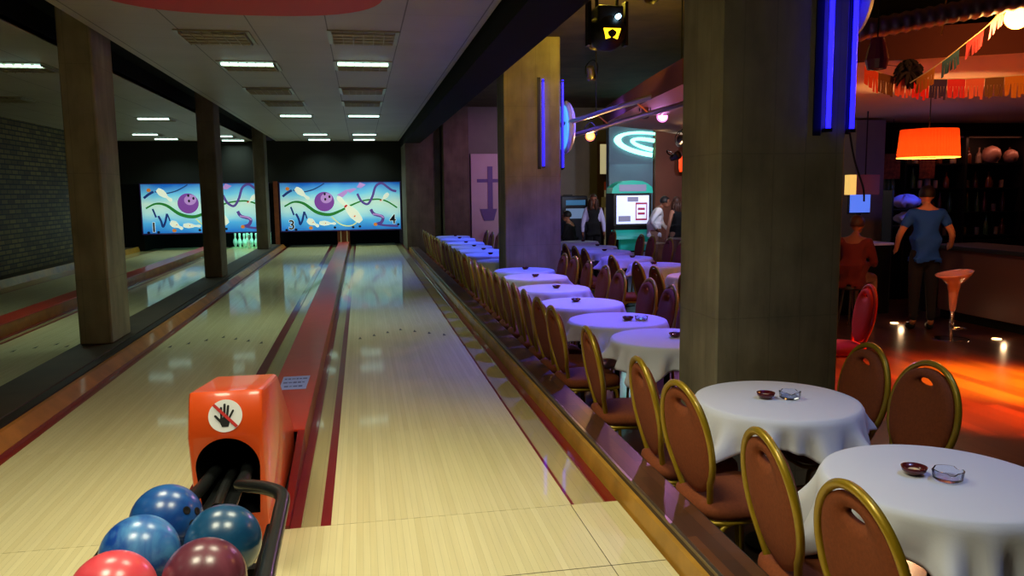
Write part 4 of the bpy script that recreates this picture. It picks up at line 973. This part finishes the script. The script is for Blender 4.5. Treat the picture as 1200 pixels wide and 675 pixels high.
# ------------------------------------------------------------------ back of the seating area
o=link('sign_panel',boxm(5.66,14.0,FZ,6.70,14.22,3.0,bevel=.01),M['blue_wall']); tag(o,'blue-grey wall block carrying the aqua oval sign, behind the arcade machine','wall block')
t=thing('oval_sign','glowing aqua oval swirl sign, cut off at the corner of the block','lit sign',(6.69,13.96,2.40))
S=.0190
def arc(bm,cx,cz,ro,ri,a0,a1,th=.05):
    # crescent between two ellipses ro=(rx,rz,dx) and ri
    n=40; A_=[]; B_=[]
    for k in range(n+1):
        a=a0+(a1-a0)*k/n
        A_.append((cx+ro[0]*math.cos(a)*S,-th/2,cz+ro[1]*math.sin(a)*S)); B_.append((cx+(ri[2]+ri[0]*math.cos(a))*S,-th/2,cz+(ri[3]+ri[1]*math.sin(a))*S))
    va=[[bm.verts.new(p) for p in L] for L in (A_,B_)]; vb=[[bm.verts.new((p[0],th/2,p[2])) for p in L] for L in (A_,B_)]
    for k in range(n):
        bm.faces.new((va[0][k],va[0][k+1],va[1][k+1],va[1][k])); bm.faces.new((vb[0][k],vb[1][k],vb[1][k+1],vb[0][k+1]))
        bm.faces.new((va[0][k],vb[0][k],vb[0][k+1],va[0][k+1])); bm.faces.new((va[1][k],va[1][k+1],vb[1][k+1],vb[1][k]))
bm=bmesh.new(); arc(bm,0,0,(49,14.5),(41,10.5,0,1.0),PI*.5,PI*1.5)
bmesh.ops.rotate(bm,verts=bm.verts,cent=(0,0,0),matrix=Matrix.Rotation(.13,3,'Y')); link('outer_swirl',bm,M['neon_green'],t)
bm=bmesh.new(); arc(bm,0,-.01,(29,7.5),(24,3.2,0,0),PI*.5,PI*1.5)
bmesh.ops.rotate(bm,verts=bm.verts,cent=(0,0,0),matrix=Matrix.Rotation(.20,3,'Y')); link('inner_swirl',bm,M['neon_green'],t)
L=D.lights.new('sg','AREA'); L.energy=6; L.size=.8; L.color=(.5,1,.9); lo=D.objects.new('glow',L); col.objects.link(lo); lo.parent=t; lo.location=(-.5,-.1,-.25); lo.rotation_euler=(-.9,0,0)
# arcade machine
t=thing('arcade_machine','turquoise arcade machine with a big lit screen under the aqua sign','arcade machine',(5.86,13.0,FZ))
bm=bmesh.new(); out=[(-.35,0),(.35,0),(.35,1.0),(.28,1.2),(.32,1.72),(-.35,1.72)]
link('cabinet',boxm(-.40,.0,0,.40,.6,1.72,bevel=.02),M['iron'],t)
bm=bmesh.new(); pts=[(-.46,-.03,1.68),(.46,-.03,1.68),(.44,-.03,1.80),(.34,-.03,1.88),(.22,-.03,1.93),(0,-.03,1.95),(-.22,-.03,1.93),(-.34,-.03,1.88),(-.44,-.03,1.80)]; prism(bm,pts,(0,1,0),.4); mq=link('marquee',bm,M['turquoise'],t)
link('marquee_picture',boxm(-.30,-.04,1.72,.30,-.031,1.86),M['sc_grey'],mq)
link('bezel',boxm(-.42,-.04,.98,.42,-.001,1.67,bevel=.006),M['black'],t)
sc=link('screen',boxm(-.36,-.05,1.03,.36,-.041,1.63),M['screen'],t)
bm=boxm(.06,-.056,1.10,.32,-.051,1.14); box(bm,.06,-.056,1.44,.32,-.051,1.48); box(bm,.06,-.056,1.14,.08,-.051,1.44); box(bm,.30,-.056,1.14,.32,-.051,1.44); box(bm,.11,-.056,1.22,.27,-.051,1.27); box(bm,.11,-.056,1.32,.27,-.051,1.37)
link('screen_red_box',bm,M['sc_red'],sc)
link('screen_grey_shape',boxm(-.32,-.054,1.08,-.05,-.0505,1.2),M['sc_grey'],sc); link('screen_grey_shape',boxm(-.12,-.054,1.5,.12,-.0505,1.6),M['sc_grey'],sc)
bm=bmesh.new(); prism(bm,[(-.46,0,.90),(-.46,-.32,.78),(-.46,-.34,.72),(-.46,0,.78)],(1,0,0),.92); link('control_panel',bm,M['turquoise'],t)
link('front_panel',boxm(-.30,-.12,.46,.32,-.001,.71,bevel=.01),M['turquoise'],t)
bm=boxm(-.32,-.06,.05,.32,-.001,.42,bevel=.01); link('coin_door',bm,M['disc_white'],t)
# blue vending unit, exit sign, door
t=thing('jukebox','dark blue machine with a pale lit panel against the grey back wall','machine',(5.2,15.3,FZ))
link('body',boxm(-.32,0,0,.34,.6,1.62,bevel=.03),mat('navy_metal',(24,40,70),.4),t); link('lit_panel',boxm(-.20,-.01,1.08,.28,-.001,1.32),mat('pale_lit_panel',(120,150,190),.5,emit=.45,ecol=(120,150,195)),t); link('top_label',boxm(-.2,-.01,1.40,.28,-.001,1.52),mat('blue_lit_strip',(60,130,190),.5,emit=.3,ecol=(70,140,200)),t)
t=thing('exit_sign','small dark sign with a pale running figure on the grey wall','sign',(5.22,15.96,1.1))
link('plate',boxm(-.12,0,0,.12,.03,.20),M['black'],t)
bm=bmesh.new(); lathe(bm,[(0,-.006),(.018,-.006),(.018,0),(0,0)],10,c=(.035,0,.15),axis='Y'); box(bm,.0,-.006,.07,.05,0,.13); box(bm,-.03,-.006,.03,.02,0,.06); box(bm,.03,-.006,.02,.06,0,.08); link('figure',bm,M['cream'],t)
t=tag(thing('door','narrow lit doorway strip between the grey wall and the blue-grey block','door',(6.17,15.96,FZ)),kind='structure'); t.name='door_1'
link('door_frame',boxm(-.20,-.03,0,.14,.0,2.95),mat('brown_door_frame',(90,64,48),.5),t)
link('upper_pane',boxm(-.13,-.045,2.15,.09,-.031,2.88),M['lit_cream'],t)
link('lower_pane',boxm(-.02,-.045,.08,.09,-.031,1.95),mat('dull_cream_pane',(190,180,150),.5,emit=.12,ecol=(200,190,140)),t)
link('notice',boxm(-.10,-.055,1.32,.09,-.046,1.58),M['white'],t)
link('red_notice',boxm(-.03,-.055,1.75,.09,-.046,1.95),mat('orange_red_notice',(170,60,30),.5,emit=.1,ecol=(170,60,30)),t)
# red hanging lantern on brown wall
t=thing('red_lantern','small glowing red-orange lantern by the left edge of the big column','lantern',(7.12,13.3,1.78))
bm=bmesh.new(); lathe(bm,[(0,0),(.07,0),(.085,.08),(.085,.26),(.07,.34),(0,.34)],18); link('shade',bm,mat('red_lantern_paper',(240,70,20),.6,emit=1.2,ecol=(255,66,16)),t,smooth=True,sharp=.7)
bm=bmesh.new(); tube(bm,[(0,0,.34),(0,0,.645)],.008,6); link('cord',bm,M['black'],t)
bm=bmesh.new(); lathe(bm,[(0,-.02),(.05,-.02),(.05,.02),(0,.02)],12,c=(.02,-.12,.5),axis='Y'); link('green_lamp',bm,M['neon_green'],t)
# bistro tables in the background
for i,(x,y) in enumerate(((6.22,11.1),(5.62,11.2))):
    t=thing('bistro_table',['pale round bar table lit warm, cut by the left edge of the big column','small pale round bar table in front of the man in the white shirt'][i],'table',(x,y,FZ))
    bm=bmesh.new(); lathe(bm,[(0,.80 if i==0 else .72),(.26,.80 if i==0 else .72),(.27,.82 if i==0 else .735),(0,.83 if i==0 else .745)],28); link('tabletop',bm,M['cream'],t)
    bm=bmesh.new(); lathe(bm,[(0,0),(.16,0),(.16,.012),(.03,.03),(.025,.79 if i==0 else .71),(0,.79 if i==0 else .71)],16); link('pedestal',bm,M['iron'],t,smooth=True,sharp=.7)

# ------------------------------------------------------------------ people
def skinmesh(name,V,E,material,parent,extra=None,voxel=.014,sub=1):
    """V: name -> (x,y,z,r)"""
    names=list(V); me=D.meshes.new(name); me.from_pydata([V[k][:3] for k in names],[(names.index(a),names.index(b)) for a,b in E],[])
    o=D.objects.new('tmp',me); col.objects.link(o)
    md=o.modifiers.new('s','SKIN'); md.use_smooth_shade=True
    sv=me.skin_vertices[0].data
    for i,k in enumerate(names):
        r=V[k][3]; sv[i].radius=(r,r) if not isinstance(r,tuple) else r; sv[i].use_root=(i==0)
    o.modifiers.new('u','SUBSURF').levels=sub
    bpy.context.view_layer.update(); dg=bpy.context.evaluated_depsgraph_get(); m2=D.meshes.new_from_object(o.evaluated_get(dg)); D.objects.remove(o)
    if extra:
        bm=bmesh.new(); bm.from_mesh(m2); extra(bm); bm.to_mesh(m2); bm.free()
        o=D.objects.new('tmp',m2); col.objects.link(o); r=o.modifiers.new('r','REMESH'); r.mode='VOXEL'; r.voxel_size=voxel; r.use_smooth_shade=True
        s=o.modifiers.new('sm','SMOOTH'); s.iterations=3 if voxel<.016 else 9; s.factor=.5
        bpy.context.view_layer.update(); dg=bpy.context.evaluated_depsgraph_get(); m2=D.meshes.new_from_object(o.evaluated_get(dg)); D.objects.remove(o)
    m2.materials.clear(); m2.materials.append(material)
    for p in m2.polygons: p.use_smooth=True
    o=D.objects.new(name,m2); col.objects.link(o); o.parent=parent; return o
STAND=dict(hip=(0,0,.96,.125),spine=(0,.0,1.10,.115),chest=(0,.0,1.29,.135),upchest=(0,-.005,1.40,.10),neck=(0,.0,1.47,.052),neck2=(0,.01,1.53,.05),
  shL=(-.165,0,1.405,.06),elL=(-.225,-.02,1.12,.043),wrL=(-.235,.06,.87,.028),haL=(-.235,.085,.80,.034),
  shR=(.165,0,1.405,.06),elR=(.225,-.02,1.12,.043),wrR=(.235,.06,.87,.028),haR=(.235,.085,.80,.034),
  hjL=(-.085,0,.88,.095),knL=(-.095,.015,.50,.062),anL=(-.10,-.02,.09,.040),toL=(-.115,.13,.035,.034),
  hjR=(.085,0,.88,.095),knR=(.095,.015,.50,.062),anR=(.10,-.02,.09,.040),toR=(.115,.13,.035,.034))
EDG=[('hip','spine'),('spine','chest'),('chest','upchest'),('upchest','neck'),('neck','neck2'),('upchest','shL'),('shL','elL'),('elL','wrL'),('wrL','haL'),('upchest','shR'),('shR','elR'),('elR','wrR'),('wrR','haR'),
  ('hip','hjL'),('hjL','knL'),('knL','anL'),('anL','toL'),('hip','hjR'),('hjR','knR'),('knR','anR'),('anR','toR')]
def person(label,loc,rz,pose=None,scale=1,skin=M['skin'],top=M['white_shirt'],sleeves='long',bottom=M['navy'],hair=M['hair'],hairlen='short',jacket=None,female=False,head_turn=0,name='person'):
    t=thing('person',label,'person',loc,rz); t.scale=(scale,)*3
    V=dict(STAND); V.update(pose or {})
    if female:
        for k in ('shL','shR'): x,y,z,r=V[k]; V[k]=(x*.88,y,z,r*.85)
        x,y,z,r=V['spine']; V['spine']=(x,y,z,r*.85)
    n2=Vector(V['neck2'][:3]); nk=Vector(V['neck'][:3]); ax=(n2-nk).normalized(); hc=n2+ax*.07+Vector((0,.012,0)); RM=Matrix.Rotation(head_turn,3,'Z')
    def extra(bm):
        def ellip(c,r,seg=16):
            mt=Matrix.Translation(c)@RM.to_4x4()@Matrix.Diagonal((*r,1)); bmesh.ops.create_uvsphere(bm,u_segments=seg,v_segments=seg-4,radius=1,matrix=mt)
        ellip(hc+Vector((0,0,.02)),(.074,.092,.098)); ellip(hc+RM@Vector((0,.03,-.055)),(.050,.055,.052)); ellip(hc+RM@Vector((0,.10,-.005)),(.012,.022,.024),10); ellip(hc+RM@Vector((0,.088,-.05)),(.022,.012,.008),10)
        for s in (-1,1): ellip(hc+RM@Vector((s*.076,-.002,.0)),(.012,.018,.030),10)
        for s in 'LR':
            w=Vector(V['wr'+s][:3]); h=Vector(V['ha'+s][:3]); d=(h-w).normalized(); side=d.cross(Vector((1,0,0)) if abs(d.x)<.8 else Vector((0,0,1))).normalized(); nn=d.cross(side).normalized()
            for q,(o_,ln) in enumerate(((-.030,.062),(-.011,.075),(.010,.070),(.029,.055))):
                p0=h+side*o_+d*.005; bend=nn*(.012 if s=='L' else -.012)
                tube(bm,[p0,p0+d*ln*.5,p0+d*ln*.95+bend],[.0105,.0095,.0075],8)
            p0=h+side*-.032-d*.03; tube(bm,[p0,p0-side*.022+d*.022,p0-side*.028+d*.052],[.012,.011,.008],8)
    b=skinmesh('body',V,EDG,skin,t,extra)
    def cl(bm): pass
    def grow(keys,f,over=None):
        W={k:(*V[k][:3],V[k][3]*f+.008) for k in keys}
        if over: W.update(over)
        return W
    tk=['spine','chest','upchest','hip','shL','shR']; 
    cutL={}
    if sleeves=='long': tk+=['elL','elR','wrL','wrR']
    else:
        for s in 'LR':
            a=Vector(V['sh'+s][:3]); c=Vector(V['el'+s][:3]); p=a.lerp(c,.72); cutL['mid'+s]=(*p,.064)
    W=grow(tk,1.10,None); W.update(cutL); E=[(a,b_) for a,b_ in EDG if a in W and b_ in W]+([('shL','midL'),('shR','midR')] if cutL else [])
    if sleeves=='none': E=[e for e in E if 'mid' not in e[1]]; W={k:v for k,v in W.items() if 'mid' not in k}
    hx,hy,hz,hr=V['hip']; sx,sy,sz,sr=V['spine']; W['hem']=(hx,hy,hz-.09,hr*1.18+.012); W['hip']=(hx,hy,hz,hr*1.15+.012); W['spine']=(sx,sy,sz,sr*1.12+.012); E=E+[('hip','hem')]
    W={k:W[k] for k in ['hip']+[q for q in W if q!='hip']}
    skinmesh('top',W,E,top,t,cl,.017)
    if jacket:
        W=grow(['chest','upchest','spine','shL','shR','elL','elR','wrL','wrR'],1.16); x,y,z,r=W['chest']; W['chest']=(x,y-.03,z,r); W['spine']=(V['spine'][0],V['spine'][1]-.03,V['spine'][2],V['spine'][3]*1.1); W['upchest']=(V['upchest'][0],V['upchest'][1]-.022,V['upchest'][2],.115)
        E=[(a,b_) for a,b_ in EDG if a in W and b_ in W]; W={k:W[k] for k in ['chest']+[q for q in W if q!='chest']}; skinmesh('jacket',W,E,jacket,t,cl,.017)
    bk=['hip','hjL','hjR','knL','knR','anL','anR']; W=grow(bk,1.12); E=[(a,b_) for a,b_ in EDG if a in W and b_ in W]; hx,hy,hz,hr=V['hip']; W['waist']=(hx,hy,hz+.09,hr*1.05); E=E+[('hip','waist')]; skinmesh('trousers',W,E,bottom,t,cl,.017)
    for s in 'LR': 
        W=grow(['an'+s,'to'+s],1.15); x,y,z,r=W['an'+s]; W['an'+s]=(x,y,z-.03 if z<.3 else z,r*.95); skinmesh('shoe',W,[('an'+s,'to'+s)],M['black'],t,sub=2)
    # hair cap
    bm=bmesh.new(); bmesh.ops.create_uvsphere(bm,u_segments=24,v_segments=16,radius=1,matrix=Matrix.Translation(hc+RM@Vector((0,-.010,.032)))@RM.to_4x4()@Matrix.Diagonal((.083,.098,.098,1)))
    def front(v): 
        q=RM.inverted()@(v.co-hc); return q.y>.045 and q.z<.065
    bmesh.ops.delete(bm,geom=[v for v in bm.verts if front(v) or (RM.inverted()@(v.co-hc)).z<(-.02 if hairlen=='short' else -.05)],context='VERTS')
    if hairlen=='long':
        for a in range(9):
            ang=-PI/2+PI*(a-4)/5.2; p=Vector((math.cos(ang)*.072,math.sin(ang)*.075-.012,.02)); q=RM@p
            tube(bm,[hc+q,hc+q*1.12+Vector((0,0,-.09)),hc+q*1.18+Vector((0,0,-.2)),hc+q*1.05+Vector((0,0,-.25))],[.032,.036,.032,.01],8)
    h=link('hair',bm,hair,t,smooth=True); md=h.modifiers.new('s','SOLIDIFY'); md.thickness=.012; md.offset=0
    # eyes
    for s in (-1,1):
        bm=bmesh.new(); bmesh.ops.create_uvsphere(bm,u_segments=8,v_segments=6,radius=.009); link('eye',bm,M['black'],t,loc=hc+RM@Vector((s*.03,.084,.022)))
    return t
person('man in blue short-sleeved shirt standing with his back turned at the bar',(6.9,5.25,FZ),-.35,pose=dict(elL=(-.28,.05,1.14,.043),wrL=(-.26,.22,.95,.03),haL=(-.25,.29,.93,.034),elR=(.29,-.02,1.16,.043),wrR=(.34,.16,1.0,.03),haR=(.34,.235,.98,.034)),scale=1.02,top=M['blue_shirt'],sleeves='short',bottom=M['navy'])
SIT=dict(hip=(0,0,.60,.13),spine=(0,-.01,.74,.12),chest=(0,.0,.92,.135),upchest=(0,.01,1.03,.10),neck=(0,.02,1.10,.05),neck2=(0,.04,1.16,.048),shL=(-.16,.01,1.035,.058),shR=(.16,.01,1.035,.058),
  elL=(-.22,.08,.78,.043),wrL=(-.16,.28,.72,.029),haL=(-.13,.34,.73,.033),elR=(.22,.08,.78,.043),wrR=(.16,.28,.72,.029),haR=(.13,.34,.73,.033),
  hjL=(-.09,.06,.58,.09),knL=(-.11,.44,.56,.062),anL=(-.11,.44,.12,.04),toL=(-.12,.57,.05,.034),hjR=(.09,.06,.58,.09),knR=(.11,.44,.56,.062),anR=(.11,.44,.12,.04),toR=(.12,.57,.05,.034))
person('person in dark red top sitting at the far counter beside the big column',(6.35,5.85,FZ),-.9,pose=SIT,scale=1.03,skin=M['skin_dark'],top=M['maroon_cloth'],bottom=M['black_cloth'],hair=M['hair_brown'])
def stool(x,y,h,label,m=M['table']):
    t=thing('stool',label,'stool',(x,y,FZ)); bm=bmesh.new(); lathe(bm,[(0,h-.05),(.15,h-.05),(.17,h-.03),(.16,h),(0,h+.004)],20); link('seat',bm,m,t,smooth=True,sharp=.7)
    for k in range(4):
        a=PI/4+k*PI/2; bm=bmesh.new(); tube(bm,[(.11*math.cos(a),.11*math.sin(a),h-.05),(.17*math.cos(a),.17*math.sin(a),0)],.013,8); link('leg',bm,m,t)
stool(6.35,5.85,.50,'dark stool under the person sitting at the far counter')
person('woman in open white jacket over black top standing by the grey back wall',(5.0,13.0,FZ),PI-.2,pose=dict(hip=(0,0,.96,.125)),scale=.965,skin=M['skin_dark'],top=M['black_cloth'],sleeves='none',jacket=M['lilac'],bottom=M['black_cloth'],hair=M['hair_brown'],hairlen='long',female=True)
person('man in white shirt bending towards the woman in black, hand on hip',(6.0,12.05,FZ),-PI/2-.35,pose=dict(chest=(0,.07,1.27,.135),upchest=(0,.10,1.37,.10),neck=(0,.13,1.43,.052),neck2=(0,.17,1.48,.05),shL=(-.165,.10,1.375,.06),shR=(.165,.10,1.375,.06),elR=(.30,-.06,1.15,.043),wrR=(.17,.06,.98,.03),haR=(.13,.10,.95,.034),elL=(-.23,.16,1.1,.043),wrL=(-.2,.30,.95,.03),haL=(-.19,.36,.95,.034)),scale=.97,skin=M['skin_dark'],top=M['white_shirt'],bottom=M['beige_cloth'],hair=M['hair'])
person('woman in black sleeveless top beside the man in white, seen from behind',(6.40,11.8,FZ),.2,pose=dict(spine=(0,.02,1.09,.1)),scale=.93,top=M['black_cloth'],sleeves='none',bottom=M['beige_cloth'],hair=M['hair_brown'],hairlen='long',female=True,head_turn=-.8)
person('person in black sitting at a table in front of the woman in the white jacket',(4.0,14.0,FZ),-1.2,pose=SIT,scale=.97,top=M['black_cloth'],bottom=M['black_cloth'],hair=M['hair'])
stool(4.0,14.0,.47,'dark stool under the person in black nearest the grey wall')
person('second person in black, leaning forward next to the woman in the white jacket',(4.62,13.5,FZ),1.0,pose=SIT,scale=.97,top=M['black_cloth'],bottom=M['black_cloth'],hair=M['hair'])
stool(4.62,13.5,.47,'dark stool under the leaning person in black')

# ------------------------------------------------------------------ light
def area(name,loc,size,energy,color,rot=(0,0,0),sy=None,spread=170):
    L=D.lights.new(name,'AREA'); L.energy=energy; L.color=color; L.size=size
    if sy: L.shape='RECTANGLE'; L.size_y=sy
    L.spread=math.radians(spread); o=D.objects.new(name,L); col.objects.link(o); o.location=loc; o.rotation_euler=rot; return o
# luminaires over the approach, behind and beside the camera (real ceiling fittings)
k=0
for x in (-.9,.45,-3.4):
    for y in (.2,-1.6):
        t=make_light((x,y,2.75),0,'')
        t['label']=f'bright ceiling light over the approach, {["left","right","far left"][[-.9,.45,-3.4].index(x)]} row, {"front" if y>0 else "back"} one'
        for c_ in t.children:
            if c_.name.startswith('tube'): c_.data.materials[0]=M['tube']
        area('approach_light',(x,y,2.69),.55,15 if x>-2 else 2.5,(1,.95,.68),sy=.55,spread=115); k+=1
# pin deck light of the lane whose pins are standing
area('pin_light',(-2.73,18.26,1.0),.9,14,(.25,1,.66),(.55,0,0),sy=.1)
# glow of the mural display over the lane ends
# coloured stage spots over the tables
def tblspot(loc,aim,e,c,ang,label):
    spot('spotlight',loc,aim,M['can'],label,.07,.16,e,c,ang,.8,.08)
tblspot((3.2,-1.0,3.3),(2.25,-.75,.4),100,(.32,.46,1),54,'pale blue spotlight over the nearest tables')
tblspot((2.9,4.0,3.2),(2.4,3.3,.3),520,(.05,.08,1),72,'blue spotlight over the third to fifth tables')
tblspot((3.1,6.5,3.2),(2.4,6.0,.3),440,(.05,.08,1),72,'blue spotlight just in front of the middle column')
tblspot((3.1,1.9,3.2),(2.3,3.6,.3),22,(.95,.40,.95),60,'lilac spotlight behind the big column')
tblspot((3.2,9.4,3.2),(2.4,9.8,.3),460,(.06,.10,1),80,'blue spotlight behind the middle column')
tblspot((3.2,13.0,3.2),(2.4,13.2,.3),460,(.06,.10,1),80,'blue spotlight over the farthest tables')
tblspot((3.2,7.0,2.9),(4.1,8.4,.3),260,(.12,.10,1),100,'blue spotlight over the second row of tables')
tblspot((5.6,.4,3.2),(5.4,2.35,FZ),9000,(1,.13,.004),42,'red-orange spotlight over the dance floor')
tblspot((6.0,.5,3.2),(5.75,2.65,FZ),17000,(1,.42,.01),24,'yellow-orange spotlight beside the red-orange one')
tblspot((6.2,9.6,2.2),(6.0,13,1.7),170,(.6,.72,1),80,'cool spotlight aimed at the arcade machine')
tblspot((5.3,9.0,2.2),(5.4,16,1.4),170,(1,.85,.8),50,'warm spotlight on the grey back wall')
tblspot((5.3,9.2,1.95),(5.9,8.2,2.42),16,(1,.62,.36),130,'added warm fill spot washing the far soffit')  # added fill light, only there to lift the soffit
tblspot((5.6,9.8,2.2),(7.2,13.9,1.3),90,(1,.80,.70),60,'added warm fill spot on the brown wall behind the man in white')  # extra lamp put in to brighten this wall and the man
w=D.worlds.new('w'); scn.world=w; w.use_nodes=True; w.node_tree.nodes['Background'].inputs[0].default_value=(.006,.006,.007,1); w.node_tree.nodes['Background'].inputs[1].default_value=1
# ------------------------------------------------------------------ camera
cam=D.cameras.new('camera'); co=D.objects.new('camera',cam); col.objects.link(co); scn.camera=co
cx,cy_,cz_,yaw,pitch,roll,F=0.17179504965523273,-3.3286675664841296,1.4016942119089224,0.18511435316462058,0.12110655708544782,-0.011356352842265785,932.8134156092668
f=Vector((math.sin(yaw)*math.cos(pitch),math.cos(yaw)*math.cos(pitch),-math.sin(pitch))); r=Vector((math.cos(yaw),-math.sin(yaw),0)); u=r.cross(f)
r2=r*math.cos(roll)+u*math.sin(roll); u2=-r*math.sin(roll)+u*math.cos(roll)
co.matrix_world=Matrix(((r2.x,u2.x,-f.x,cx),(r2.y,u2.y,-f.y,cy_),(r2.z,u2.z,-f.z,cz_),(0,0,0,1)))
cam.sensor_width=36; cam.sensor_fit='HORIZONTAL'; cam.lens=F/1200*36; cam.clip_start=.05; cam.clip_end=200
scn.view_settings.view_transform='Standard'; scn.view_settings.look='None'; scn.view_settings.exposure=0; scn.view_settings.gamma=1; scn.view_settings.use_curve_mapping=False
